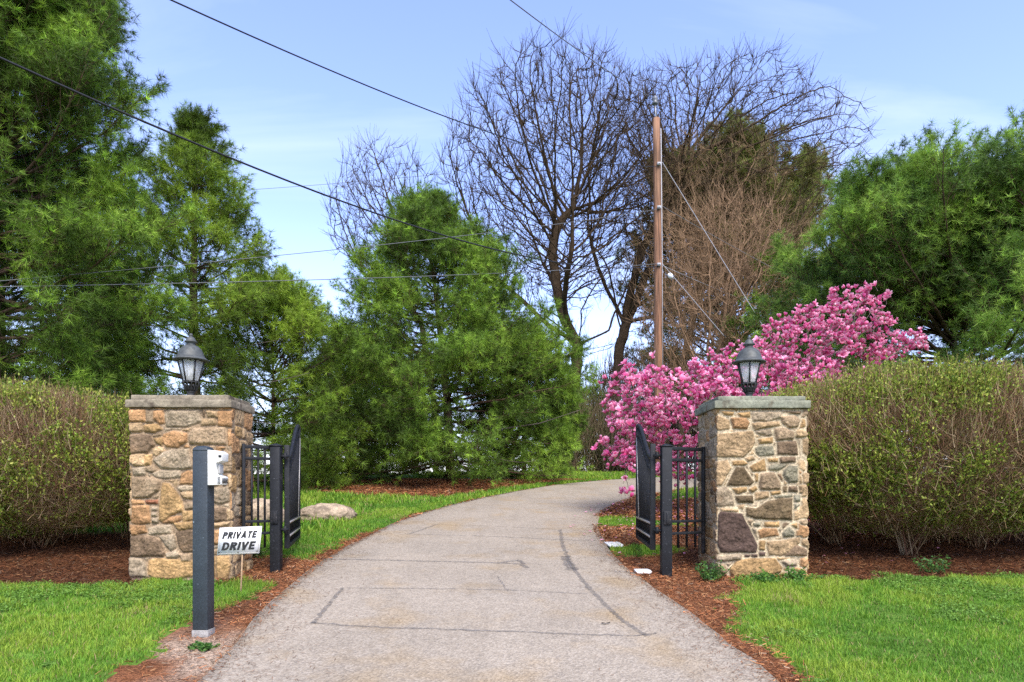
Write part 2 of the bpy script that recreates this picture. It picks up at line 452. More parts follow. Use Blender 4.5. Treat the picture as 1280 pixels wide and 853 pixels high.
for s in [([(402, 702), (440, 702), (520, 704), (610, 706), (650, 708), (661, 713)], .055, 1, -1),
          ([(628, 706), (648, 703), (655, 708)], .06, 2, -1),
          ([(388, 782), (430, 786), (500, 789), (620, 793), (720, 797), (800, 799), (822, 796)], .032, 3, -.75),
          ([(392, 784), (406, 765), (429, 738)], .04, 4, -.7),
          ([(424, 738), (520, 739), (640, 741), (735, 746)], .022, 5, -.4),
          ([(700, 664), (703, 682), (712, 707), (735, 737), (770, 773), (808, 800)], .05, 6, -.6),
          ([(706, 698), (716, 716)], .13, 7, -1),
          ([(512, 670), (545, 658)], .04, 8, -.6), ([(540, 658), (620, 660), (698, 664)], .025, 9, -.3),
          ([(508, 670), (620, 673), (700, 677), (748, 678)], .03, 10, -.4),
          ([(622, 724), (634, 742)], .016, 11, -.5), ([(762, 717), (800, 719)], .05, 12, -.3), ([(640, 706), (770, 717)], .012, 13, -.1)]:
    v, f = seam(*s); tm.add(v, f)
tag(tm.build('tar_seam', M_tar), 'dark worn tar seams crossing the pale driveway', 'tar seam', kind='structure')

# ------------------------------------------------------------------ grass, needle litter
def blades(x, y, h, wdt, col, r, lean=.45):
    n = len(x); z = ground_z(x, y) - .004
    a = r.uniform(0, 2 * math.pi, n); b = a + r.normal(0, .6, n) + 1.57
    side = np.stack([np.cos(a), np.sin(a), 0 * a], 1) * wdt[:, None] / 2
    ln = np.stack([np.cos(b), np.sin(b), 0 * b], 1) * (h * r.uniform(.1, lean * 2, n))[:, None]
    p = np.stack([x, y, z], 1); up = np.zeros((n, 3)); up[:, 2] = h
    v = np.stack([p - side, p + side, p + up * .6 + ln * .4 - side * .75, p + up * .6 + ln * .4 + side * .75, p + up * .95 + ln * 1.1], 1).reshape(-1, 3)
    k = np.arange(n)[:, None] * 5
    return v, [k + np.array([[0, 1, 3, 2]]), k + np.array([[2, 3, 4]])], np.repeat(col, 5, 0)
M_grass = mat('grass_blade', attr=True, rough=.6, transl=.35, spec=.25)
g = MB()
def sow(x0, x1, y0, y1, dens, hr, wr_, seed):
    r = np.random.default_rng(seed); n = int((x1 - x0) * (y1 - y0) * dens)
    x = r.uniform(x0, x1, n); y = r.uniform(y0, y1, n)
    keep = (np.abs(x) < y * 1.1 + 1) & ((x < lx(y) - .02) | (x > rx(y) + .02))
    x, y = x[keep], y[keep]
    m = mulch_mask(x, y)
    bare = n2(x, y, 1.1, 31) * 2.2 - .75
    keep = (m < -.0) & (r.uniform(0, 1, len(x)) > np.clip(bare, 0, .8)) & (r.uniform(0, 1, len(x)) < np.clip(-m * 9 + .25, 0, 1))
    x, y = x[keep], y[keep]; n = len(x)
    tone = n2(x, y, 2.0, 71); fine = n2(x, y, 9.0, 72)
    h = r.uniform(*hr, n) * np.clip(1 + 1.0 * fine + .5 * tone, .35, 2.2)
    base = np.array([.165, .35, .028]); yel = np.array([.30, .42, .045]); dk = np.array([.09, .22, .022])
    u = np.clip(.5 + 1.25 * tone + .5 * fine + r.normal(0, .25, n), 0, 1)[:, None]
    c = base * (1 - np.abs(u - .5) * 2) + np.where(u > .5, yel, dk) * np.abs(u - .5) * 2
    dead = (r.uniform(0, 1, n) < .05 + .5 * np.clip(n2(x, y, 1.7, 75) * 2.4 - 1.0, 0, 1))[:, None]
    c = np.where(dead, np.array([.38, .30, .13]), c) * r.uniform(.7, 1.05, (n, 1))
    g.add(*blades(x, y, h, r.uniform(*wr_, n), c, r))
sow(-7.8, -1.6, 3.4, 6.9, 7500, (.022, .05), (.003, .006), 101)
sow(1.5, 8.5, 3.4, 7.4, 7500, (.022, .05), (.003, .006), 102)
sow(-4.5, 0, 6.9, 13, 3600, (.03, .06), (.005, .009), 103)
sow(1.1, 5, 7.3, 13.5, 3000, (.03, .06), (.005, .009), 104)
sow(-7.5, 3.5, 13, 20, 900, (.05, .10), (.010, .018), 105)
sow(-12, -2.5, 9.5, 19, 700, (.05, .13), (.010, .018), 106)
sow(3, 14, 9.5, 17, 350, (.05, .10), (.010, .018), 107)
sow(-3, 9, 19, 27, 500, (.06, .12), (.014, .022), 108)
r = np.random.default_rng(77)      # broad leaved lawn weeds and clover between the blades
x = np.concatenate([r.uniform(-6, -1.6, 90000), r.uniform(1.4, 6.5, 90000)]); y = r.uniform(3.6, 7.4, 180000)
k = (n2(x, y, 1.6, 91) > .12) & (mulch_mask(x, y) < .06) & ((x < lx(y) - .03) | (x > rx(y) + .03)) & (np.abs(x) < y * 1.1 + 1)
x, y = x[k], y[k]; n = len(x); a_ = r.uniform(0, 6.28, n); sz = r.uniform(.006, .013, n)[:, None]
p = np.stack([x, y, ground_z(x, y) + r.uniform(.008, .035, n)], 1); d1 = np.stack([np.cos(a_), np.sin(a_), r.normal(0, .35, n)], 1) * sz; d2 = np.stack([-np.sin(a_), np.cos(a_), r.normal(0, .35, n)], 1) * sz * .75
v = np.stack([p - d1, p + d2, p + d1, p - d2], 1).reshape(-1, 3)
g.add(v, np.arange(n)[:, None] * 4 + np.arange(4)[None], np.repeat(np.array([.14, .26, .045]) * r.uniform(.6, 1.35, (n, 1)), 4, 0))
tag(g.build('grass', M_grass), 'fresh green grass blades of the lawns and verges', 'grass', kind='stuff')

M_lit = mat('pine_litter', attr=True, rough=.9, spec=.1)
lt = MB(); r = np.random.default_rng(9)
for (x0, x1, y0, y1, n, ll, ww) in [(-8, 0, 3.6, 10, 150000, .05, .0032), (1, 8, 3.6, 10, 150000, .05, .0032), (-6, 3, 10, 19, 60000, .08, .008), (1, 6, 9, 15, 40000, .07, .007)]:
    x = r.uniform(x0, x1, n); y = r.uniform(y0, y1, n)
    inside = (x > lx(y) + .07) & (x < rx(y) - .07)
    k = (mulch_mask(x, y) > -.10 * r.uniform(0, 1, n)) & ~inside & ~((x < 0) & (y < 5.1) & (r.uniform(0, 1, n) < .75)) & (np.abs(x) < y * .85 + .3)
    x, y = x[k], y[k]; n = len(x)
    a = r.uniform(0, math.pi, n); L_ = ll * r.uniform(.4, 1.2, n) / 2; W_ = ww * r.uniform(.5, 1.6, n) / 2
    dr = np.stack([np.cos(a), np.sin(a), r.normal(0, .28, n)], 1); sd_ = np.stack([-np.sin(a), np.cos(a), r.normal(0, .5, n)], 1)
    p = np.stack([x, y, ground_z(x, y) + r.uniform(.004, .03, n)], 1)
    v = np.stack([p - dr * L_[:, None] - sd_ * W_[:, None], p + dr * L_[:, None] - sd_ * W_[:, None], p + dr * L_[:, None] + sd_ * W_[:, None], p - dr * L_[:, None] + sd_ * W_[:, None]], 1).reshape(-1, 3)
    pal = np.array([(.32, .125, .05), (.22, .085, .037), (.115, .05, .028), (.38, .20, .09), (.36, .26, .17), (.075, .04, .027)])
    pick = r.choice(6, n, p=[.3, .26, .2, .12, .04, .08])
    tone = (np.clip(1 + .6 * n2(x, y, 2.2, 81), .4, 1.6) * np.where((np.abs(x) > 2.95) & (y < 10) & (y > 6.0), .42, 1))[:, None]  # litter colour lowered in the hedge beds, painting the shade there
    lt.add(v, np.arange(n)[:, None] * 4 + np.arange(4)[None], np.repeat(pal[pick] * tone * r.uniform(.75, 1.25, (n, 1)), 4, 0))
n = 9000; y = r.uniform(3.6, 15, n); q = r.exponential(.16, n); left = r.uniform(0, 1, n) < .5; x = np.where(left, lx(y) + q, rx(y) - q)
a = r.uniform(0, math.pi, n); dr = np.stack([np.cos(a), np.sin(a), 0 * a], 1) * (r.uniform(.008, .03, n))[:, None]; sd_ = np.stack([-np.sin(a), np.cos(a), 0 * a], 1) * .0013
p = np.stack([x, y, drive_z(x, y) + .006], 1)
lt.add(np.stack([p - dr - sd_, p + dr - sd_, p + dr + sd_, p - dr + sd_], 1).reshape(-1, 3), np.arange(n)[:, None] * 4 + np.arange(4)[None], np.repeat(np.array([.20, .10, .05]) * r.uniform(.4, 1.5, (n, 1)), 4, 0))
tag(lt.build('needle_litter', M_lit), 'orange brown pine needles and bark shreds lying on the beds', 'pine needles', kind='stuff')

# ------------------------------------------------------------------ stone pillars
SC = {'o': (164, 127, 88), 't': (166, 142, 108), 'g': (156, 142, 120), 'b': (116, 98, 78), 'd': (86, 70, 63), 'y': (160, 131, 88), 's': (126, 123, 105), 'p': (146, 127, 102), 'r': (134, 88, 64), 'k': (98, 84, 62)}
LS = '''A o 80,85 225,85 225,195 80,195|p 232,90 298,90 298,200 235,205|o 305,100 380,95 390,205 350,215 305,170|g 400,110 440,95 700,95 712,190 580,235 410,235|t 765,100 860,100 860,150 770,150|t 725,175 840,165 850,215 715,225|o 870,100 1000,105 1000,240 870,225
t 80,210 195,205 200,270 170,290 85,280|y 215,230 330,215 370,260 300,290 215,285|p 640,260 930,245 940,395 620,390 620,310|o 380,310 470,280 590,300 590,370 510,420 410,415 380,380|b 85,310 270,320 300,400 240,470 90,475|y 305,340 370,335 370,410 320,380|t 290,440 340,415 390,450 320,500 285,480|t 85,490 210,480 215,585 130,590 90,560|y 220,490 275,490 270,580 220,580
g 290,540 390,465 480,440 600,440 635,600 580,615 370,610|g 110,610 215,600 220,660 120,675|p 220,600 280,585 310,620 290,640 225,630|g 285,655 350,630 530,630 540,680 400,695 310,680|o 545,660 600,630 670,640 670,750 530,750|p 920,450 1020,460 1020,640 900,650|o 960,260 1020,260 1020,400 960,400|p 950,420 1020,405 1025,470 980,470|t 680,450 770,450 770,560 680,570|g 690,600 890,600 890,690 690,740
B p 100,265 300,265 360,290 340,370 250,440 110,445|g 510,350 570,335 660,340 660,375 560,385 510,370|y 380,310 440,320 550,480 560,560 440,600 370,660 350,640 350,500|o 370,668 450,615 540,610 540,640 480,665|t 530,400 600,390 660,395 660,460 560,440|p 570,500 660,480 660,540 580,550|y 555,570 660,560 660,640 560,655|o 90,465 200,470 210,495 100,505|r 220,470 330,460 330,490 240,495|o 100,520 250,515 265,660 160,680 100,660|g 280,530 325,530 325,550 280,550|g 280,575 325,575 325,605 280,605|g 285,625 340,625 340,665 285,660
o 85,690 220,690 235,745 100,780|g 250,715 330,690 450,690 450,760 260,765|y 480,670 650,660 650,715 520,735|g 820,360 960,350 970,470 880,500 820,480|t 960,250 1025,245 1025,330 970,360|b 910,240 950,240 945,330 915,330|b 820,540 940,540 960,650 820,655|t 950,550 985,560 985,640 955,640|o 980,400 1025,400 1020,530 990,540|t 820,670 980,660 970,690 830,705|o 820,740 890,730 960,850 820,850|y 690,430 790,400 790,540 690,560|p 690,590 790,580 790,690 690,700
C b 495,320 660,305 660,495 560,500 520,440|b 90,370 180,350 280,360 350,400 400,500 380,535 90,535|g 350,360 470,350 495,450 460,485 400,430|g 410,510 500,480 520,520 500,550 415,545|p 530,520 640,510 640,580 545,585|g 80,550 190,560 230,610 240,720 90,715|y 255,580 330,560 660,570 690,700 480,740 300,730 255,700|y 860,540 960,540 985,620 940,760 860,750|b 690,310 790,310 790,500 690,490|y 710,540 840,540 840,740 720,740|p 900,330 1000,320 1000,500 900,500'''
RS = '''A y 300,245 410,250 400,275 330,275|y 440,260 550,245 555,295 470,290|g 570,250 830,250 830,300 720,330 580,325|b 845,245 1010,245 1000,270|o 385,300 520,300 550,340 530,400 400,395|t 570,350 640,340 810,335 820,370 600,405|p 835,290 960,280 1000,320 980,380 900,390 840,340|t 260,280 370,320 370,400 300,410 240,400|g 620,415 740,405 750,460 700,465 610,430|y 630,490 755,480 760,525 640,530|s 605,570 640,550 760,555 770,630 640,640 605,610|p 770,400 860,390 945,430 935,495 790,505|b 800,520 960,510 980,630 800,625|t 250,450 580,420 600,520 560,590 500,650 240,650|t 515,660 580,640 600,670 540,690|y 395,690 500,680 535,710 500,725 400,720|y 710,665 800,660 800,690 720,695|b 820,650 955,650 955,695 825,700
B y 555,170 680,95 700,205 580,210|s 725,165 790,140 880,150 800,200 725,195|t 250,130 350,110 385,180 340,260 300,330 230,340 235,200|k 430,170 500,175 590,300 560,330 350,335 400,230|p 650,230 770,220 820,310 830,370 640,370 630,330|s 850,200 900,160 970,160 980,300 900,310 850,240|y 600,230 625,230 615,300 600,290|y 400,360 520,350 520,385 440,410|y 540,370 600,340 615,370 570,400|t 600,400 720,390 720,440 600,460|y 740,390 825,380 825,410 745,415|k 850,340 885,340 880,395 850,395|b 900,345 970,340 980,390 900,390|s 770,430 930,415 930,435 780,445|k 420,430 575,425 580,490 440,485|g 250,370 340,345 390,390 410,510 290,520 235,510 230,420|t 445,510 500,505 490,545 450,535|k 520,530 610,540 700,480 820,450 930,450 930,640 600,630 520,600|s 945,420 1000,415 1000,475 950,475|s 950,500 1000,500 960,545|t 290,540 440,545 450,570 300,560
C d 270,170 290,140 480,160 620,440 610,505 290,500 262,430|s 580,245 645,235 640,270 590,275|y 685,235 810,230 815,270 680,270|o 625,310 670,290 790,290 810,350 640,375|s 840,330 900,270 950,320 945,360 850,360|y 920,250 970,240 970,290|y 640,400 690,400 685,480 640,480|d 635,500 690,500 685,530 640,530|t 705,410 880,390 1000,370 990,420 840,530 720,525|b 860,530 950,430 1060,480 1060,535|g 240,540 480,520 480,570 250,580|d 505,525 555,525 550,545 505,545|d 565,520 620,520 620,540 570,540|y 370,650 440,580 600,555 780,560 840,640 830,680 500,740 420,740 380,690|g 840,580 970,570 970,620 880,630|o 1000,560 1060,550 1080,600 1050,635 1000,620|p 260,620 320,600 350,640 350,710 280,680'''
def parse(S, offs):
    out = []; cur = None
    for line in S.split('\n'):
        if line[1] == ' ' and line[0] in 'ABC': cur = offs[line[0]]; line = line[2:]
        for st in line.split('|'):
            p = st.split()
            pts = np.array([[float(q) for q in s.split(',')] for s in p[1:]]) / 7.11 + np.array(cur)
            out.append((p[0], pts))
    return out
def poly_sdf(P, poly):
    """positive inside"""
    a = poly; b = np.roll(poly, -1, 0)
    dmin = np.full(P.shape[0], 1e9); ins = np.zeros(P.shape[0], bool)
    for p, q in zip(a, b):
        e = q - p; wv = P - p; h = np.clip((wv @ e) / (e @ e + 1e-12), 0, 1)
        dmin = np.minimum(dmin, np.linalg.norm(wv - h[:, None] * e, axis=1))
        c = ((p[1] > P[:, 1]) != (q[1] > P[:, 1])) & (P[:, 0] < (q[0] - p[0]) * (P[:, 1] - p[1]) / (q[1] - p[1] + 1e-12) + p[0])
        ins ^= c
    return np.where(ins, dmin, -dmin)
M_stone = mat('field_stone', attr=True, rough=.9, noise=[(16, .25, 6), (60, .4, 5), (150, .3, 3)], bump=(34, .6, .02), spec=.2)
M_cap = mat('cap_stone', attr=True, rough=.92, noise=[(7, .3, 5), (40, .25, 5), (140, .2, 3)], bump=(30, .6, .012), spec=.2)
def pillar(label, x0, x1, y0, y1, ztop, stones, mortar, seed, capcol, grow=0.0):
    z0 = min(gz(0, y0), gz(0, y1)) - .15
    root = thing('stone_pillar', label, 'pillar', ((x0 + x1) / 2, (y0 + y1) / 2, float(gz(0, (y0 + y1) / 2))), group='stone gate pillars')
    L0, L1 = x1 - x0, y1 - y0; per = 2 * (L0 + L1)
    st = .0085
    ns = int(per / st); nv = int((ztop - z0) / st)
    s = np.arange(ns) / ns * per; v = np.linspace(0, ztop - z0, nv)
    S_, V_ = np.meshgrid(s, v, indexing='ij')
    # base position and outward normal along the perimeter, rounded corners
    def pos(s):
        s = s % per
        x = np.interp(s, [0, L0, L0 + L1, 2 * L0 + L1, per], [x0, x1, x1, x0, x0]); y = np.interp(s, [0, L0, L0 + L1, 2 * L0 + L1, per], [y0, y0, y1, y1, y0])
        return np.stack([x, y], -1)
    base = (pos(s) + sum(pos(s + k) + pos(s - k) for k in (.008, .016))) / 5
    tg = unit(np.roll(base, -2, 0) - np.roll(base, 2, 0)); nor = np.stack([tg[:, 1], -tg[:, 0]], -1)
    P = np.stack([S_.ravel(), V_.ravel()], 1)
    q3 = np.stack([pos(P[:, 0])[:, 0] * 9, pos(P[:, 0])[:, 1] * 9, P[:, 1] * 9], 1)
    warp = np.stack([fnoise(q3, seed), fnoise(q3 + 31, seed + 1)], 1)
    fine = fnoise(q3 * 3, seed + 2)
    sd = np.full(len(P), -1.0); col = np.tile(mortar, (len(P), 1)); sid = np.full(len(P), -1)
    Pw = P + warp * .010
    r = np.random.default_rng(seed)
    cols = []
    for k, (c, poly) in enumerate(stones):
        pw = np.stack([(poly[:, 0] - 640) / F * y0 - x0, EYE + (HOR - poly[:, 1]) / F * y0 - z0], 1)
        if poly[:, 1].max() > 716: pw[:, 1] = np.where(pw[:, 1] < pw[:, 1].max() - .08, pw[:, 1], pw[:, 1])
        lo, hi = pw.min(0) - .02, pw.max(0) + .02
        m = np.where((Pw[:, 0] > lo[0]) & (Pw[:, 0] < hi[0]) & (Pw[:, 1] > lo[1]) & (Pw[:, 1] < hi[1]) & (P[:, 0] < L0 + .02))[0]
        if not len(m): continue
        dd = poly_sdf(Pw[m], pw) + grow
        ok = dd > sd[m]
        sd[m[ok]] = dd[ok]; sid[m[ok]] = np.where(dd[ok] > -.003, k, sid[m[ok]])
        cols.append(None)
    base_cols = [srgb(*SC[c]) for c, _ in stones]
    # other faces: rubble from uneven rounded cells
    sel = np.arange(len(P))
    rows = []; vv = 0
    while vv < ztop - z0:
        h = r.uniform(.07, .2); ss = -.05
        while ss < per + .05:
            wd = r.uniform(.09, .28); rows.append((ss + wd / 2 + r.normal(0, .02), vv + h / 2 + r.normal(0, .03), wd, h)); ss += wd
        vv += h
    rows = np.array(rows)
    best = np.full(len(sel), 9.); sec = np.full(len(sel), 9.); bi = np.zeros(len(sel), int)
    for k, (a, b, wd, h) in enumerate(rows):
        m = np.where((np.abs(Pw[sel, 0] - a) < .35) & (np.abs(Pw[sel, 1] - b) < .3))[0]
        dd = np.maximum(np.abs(Pw[sel[m], 0] - a) * 2 / wd, np.abs(Pw[sel[m], 1] - b) * 2 / h) * .75 + np.hypot((Pw[sel[m], 0] - a) * 2 / wd, (Pw[sel[m], 1] - b) * 2 / h) * .25
        cl = dd < best[m]
        sec[m] = np.where(cl, best[m], np.minimum(sec[m], dd)); bi[m] = np.where(cl, k, bi[m]); best[m] = np.where(cl, dd, best[m])
    dd = (sec - best) * .045 - .007
    kinds = list('totgybptg')
    rc = np.array([srgb(*SC[kinds[r.integers(len(kinds))]]) for _ in rows])
    fr_ = P[sel, 0] <= L0 + .005
    dd = np.where(fr_, np.minimum(dd, -sd[sel] - .016), dd)
    use = ~fr_ | (dd > sd[sel])
    sd[sel] = np.where(use, dd, sd[sel]); sid[sel] = np.where(use, np.where(dd > -.003, bi + 10000, -1), sid[sel])
    inside = sid >= 0
    cc = np.zeros((len(P), 3))
    a = inside & (sid < 10000); cc[a] = np.array(base_cols)[sid[a]]
    b = sid >= 10000; cc[b] = rc[sid[b] - 10000]
    tone = np.random.default_rng(seed + 5).uniform(.85, 1.15, 20000)
    cc = cc * tone[np.maximum(sid, 0)][:, None]
    blot = np.clip(fnoise(q3 * .8 + 5, seed + 8) * 1.6, -1, 1)[:, None]
    cc = cc * (1 + .28 * blot * np.array([1, 1.05, 1.15])) * (1 + .28 * fine[:, None])
    rust = np.clip(fnoise(q3 * .7 + 50, seed + 9) * 2.2 - .7, 0, 1)[:, None] * .26
    cc = (cc * .9 + cc.mean(1, keepdims=True) * np.array([.11, .10, .085])) * np.array([.83, .79, .735])
    cc = cc * (1 - rust) + np.array([.40, .22, .095]) * rust
    col = np.tile(mortar, (len(P), 1)) * (1 + .22 * fine[:, None]) * (1 + .18 * blot)
    ed = np.clip((sd + .003) / .007, 0, 1)[:, None]
    col = np.where(inside[:, None], col * (1 - ed) + cc * ed, col)
    hgt = np.where(inside, np.where(sid >= 10000, .022, .032) * (1 - np.exp(-np.maximum(sd, 0) / .009)) , 0)
    lump = fnoise(q3 * 1.4 + 9, seed + 10)
    hgt = hgt * (1 + .45 * lump) + np.where(inside, fine * .006, fine * .003) - .014
    hgt += np.where(inside, np.random.default_rng(seed + 6).uniform(-.006, .008, 20000)[np.maximum(sid, 0)] * np.clip(sd / .02, 0, 1), 0)
    # sharper facets on broken stone faces
    fac = np.abs(fnoise(q3 * .9 + 77, seed + 12, 2)); hgt += np.where(inside, (np.floor(fac * 7) / 7 - fac) * .075 * np.clip(sd / .03, 0, 1), 0)
    H = hgt.reshape(ns, nv)
    XY = base[:, None] + nor[:, None] * H[..., None]
    vert = np.concatenate([XY, (V_ + z0)[..., None]], -1)
    i, j = np.meshgrid(np.arange(ns), np.arange(nv - 1), indexing='ij'); k = (i + 1) % ns
    f = np.stack([i * nv + j, k * nv + j, k * nv + j + 1, i * nv + j + 1], -1).reshape(-1, 4)
    org = np.array(root.location)
    MB().add(vert.reshape(-1, 3) - org, f, col).build('masonry', M_stone, root, smooth=True)
    # cap: two slabs, each a displaced box
    def slab(nm, xa, xb, ya, yb, za, zb, sdd):
        m = MB(); c = np.array([(xa + xb) / 2, (ya + yb) / 2, (za + zb) / 2]); hs = np.array([(xb - xa) / 2, (yb - ya) / 2, (zb - za) / 2])
        res = (70, 46, 8)
        for ax in range(3):
            for sg in (-1, 1):
                u_, v_ = [k for k in range(3) if k != ax]
                A, B = np.meshgrid(np.linspace(-1, 1, res[u_]), np.linspace(-1, 1, res[v_]), indexing='ij')
                q = np.zeros(A.shape + (3,)); q[..., u_] = A * hs[u_]; q[..., v_] = B * hs[v_]; q[..., ax] = sg * hs[ax]
                inner = np.clip(q, -(hs - .010), hs - .010); dv_ = q - inner
                q = inner + dv_ / (np.linalg.norm(dv_, axis=-1, keepdims=True) + 1e-9) * .010
                w_ = q + c
                q = q + unit(q / hs) * (fnoise(w_ * 14, sdd, 4)[..., None] * .007)
                q = q + c
                nn = np.clip(.5 + fnoise(w_ * np.array([5, 5, 16]), sdd + 3)[..., None] * 1.3, 0, 1)
                lich = np.clip(fnoise(w_ * 11, sdd + 5)[..., None] * 3 - .9, 0, 1)
                cl = capcol[0] * (1 - nn) + capcol[1] * nn
                cl = cl * (1 - lich) + capcol[2] * lich
                a_, b_ = A.shape
                i, j = np.meshgrid(np.arange(a_ - 1), np.arange(b_ - 1), indexing='ij')
                fq = np.stack([i * b_ + j, (i + 1) * b_ + j, (i + 1) * b_ + j + 1, i * b_ + j + 1], -1).reshape(-1, 4)
                if (sg > 0) == (ax == 1): fq = fq[:, ::-1]
                m.add(q.reshape(-1, 3) - org, fq, cl.reshape(-1, 3))
        m.build(nm, M_cap, root, smooth=True)
    slab('lower_cap_slab', x0 - .028, x1 + .012, y0 - .03, y1 + .03, ztop + .004, ztop + .082, seed + 20)
    slab('upper_cap_slab', x0 + .015, x1 - .028, y0 + .0, y1 + .0, ztop + .078, ztop + .128, seed + 30)
    return ztop + .128
LP = (-3.70, -2.715, 6.6, 7.16); RP = (2.02, 2.93, 6.74, 7.44)
capL = [srgb(112, 103, 88), srgb(138, 128, 110), srgb(76, 67, 58)]
capR = [srgb(108, 110, 96), srgb(136, 136, 118), srgb(94, 88, 74)]
zl = pillar('left stone gate pillar of warm tan rubble behind the call post', *LP, 2.325, parse(LS, {'A': (150, 500), 'B': (150, 560), 'C': (150, 620)}), srgb(142, 122, 98), 200, capL, .007)
zr = pillar('right stone gate pillar with pale wide mortar joints and one big purple brown stone', *RP, 2.335, parse(RS, {'A': (860, 480), 'B': (860, 560), 'C': (860, 620)}), srgb(172, 157, 130), 300, capR, .004)

# ------------------------------------------------------------------ lamps on the pillars
M_lampg = mat('weathered_lamp_metal', (.055, .060, .057), .55, noise=[(30, .35, 4)], spec=.4)
M_lampd = mat('dark_lamp_metal', (.022, .023, .023), .5, noise=[(30, .3, 4)], spec=.4)
M_candle = mat('candle_sleeve', (.75, .72, .66), .5)
M_glass = bpy.data.materials.new('lamp_glass'); M_glass.use_nodes = True
t_ = M_glass.node_tree; p_ = t_.nodes['Principled BSDF']; p_.inputs['Base Color'].default_value = (.8, .82, .8, 1); p_.inputs['Roughness'].default_value = .12
tr_ = t_.nodes.new('ShaderNodeBsdfTransparent'); ms_ = t_.nodes.new('ShaderNodeMixShader'); ms_.inputs[0].default_value = .68
t_.links.new(p_.outputs[0], ms_.inputs[1]); t_.links.new(tr_.outputs[0], ms_.inputs[2]); t_.links.new(ms_.outputs[0], t_.nodes['Material Output'].inputs['Surface'])
def lamp(label, x, y, z, s):
    root = thing('pillar_lamp', label, 'lamp', (x, y, z), group='lanterns on the gate pillars')
    q = lambda L_: [(a * s, b * s) for a, b in L_]
    MB().lathe(q([(.052, 0), (.052, .008), (.040, .014), (.038, .075), (.046, .082), (.046, .09), (.03, .094)])).build('neck', M_lampd, root, smooth=True, bevel=.002)
    # openwork cup: ribs around a small bowl
    m = MB().lathe(q([(.03, .09), (.044, .10), (.052, .125), (.058, .15), (.03, .152)]), n=20)
    for k in range(12):
        a = k * math.pi / 6; P = np.array([[math.cos(a) * rr * s, math.sin(a) * rr * s, zz * s] for rr, zz in ((.036, .09), (.062, .11), (.066, .135), (.082, .165), (.09, .19), (.084, .20))])
        m.tubes(P, np.full(6, .006 * s), 6)
        a2 = a + math.pi / 12; c = np.array([math.cos(a2) * .066 * s, math.sin(a2) * .066 * s, .15 * s])
        m.tubes(np.array([c + [0, 0, -.02 * s], c, c + [0, 0, .02 * s]]), np.array([.003, .012, .004]) * s, 6)
    m.lathe(q([(.074, .185), (.086, .186), (.088, .198), (.074, .198)]), n=24)
    m.build('openwork_cup', M_lampd, root, smooth=True)
    # six sided tapered cage
    m = MB(); zb, zt, rb, rt = .198 * s, .44 * s, .080 * s, .138 * s
    for k in range(6):
        a = k * math.pi / 3 + .26; c0 = np.array([math.cos(a) * rb, math.sin(a) * rb, zb]); c1 = np.array([math.cos(a) * rt, math.sin(a) * rt, zt])
        m.tubes(np.array([c0, c1]), np.full(2, .0095 * s), 6)
        a2 = a + math.pi / 3
        for (rr, zz) in ((rb, zb + .004), (rt, zt - .006)):
            m.tubes(np.array([[math.cos(a) * rr, math.sin(a) * rr, zz], [math.cos(a2) * rr, math.sin(a2) * rr, zz]]), np.full(2, .008 * s), 6)
    m.build('cage', M_lampd, root, smooth=True)
    for k in range(6):
        a = k * math.pi / 3 + .26; a2 = a + math.pi / 3; g_ = .985
        pts = np.array([[math.cos(b) * rr * g_, math.sin(b) * rr * g_, zz] for (rr, zz, b) in ((rb, zb + .006, a), (rb, zb + .006, a2), (rt, zt - .01, a2), (rt, zt - .01, a))])
        nrm = np.array([math.cos(a + math.pi / 6), math.sin(a + math.pi / 6), 0]) * .003
        MB().prism(pts, -nrm).build('glass_pane', M_glass, root)
    MB().lathe(q([(.0, .19), (.02, .191), (.02, .28), (.012, .285)]), n=14).build('candle_sleeve', M_lampd, root, smooth=True)
    MB().lathe(q([(.012, .285), (.024, .305), (.026, .325), (.014, .355), (.0, .37)]), n=14).build('bulb', M_candle, root, smooth=True)
    # bell hood with flared brim
    MB().lathe(q([(.10, .432), (.165, .430), (.186, .436), (.188, .444), (.170, .456), (.146, .474), (.137, .50), (.126, .535), (.105, .57), (.078, .595), (.056, .607), (.0, .612)]), n=36).build('hood', M_lampg, root, smooth=True)
    MB().lathe(q([(.056, .60), (.046, .615), (.046, .632), (.066, .64), (.068, .652), (.052, .66), (.05, .672), (.036, .695), (.022, .703), (.014, .708), (.02, .716), (.021, .728), (.012, .74), (.0, .744)]), n=28).build('finial', M_lampg, root, smooth=True)
lamp('carriage lamp on the left pillar, pine foliage seen through its glass', -3.245, 6.9, zl - .004, .90)
lamp('carriage lamp on the right pillar in front of pink magnolia blossom', 2.455, 7.07, zr - .004, .90)

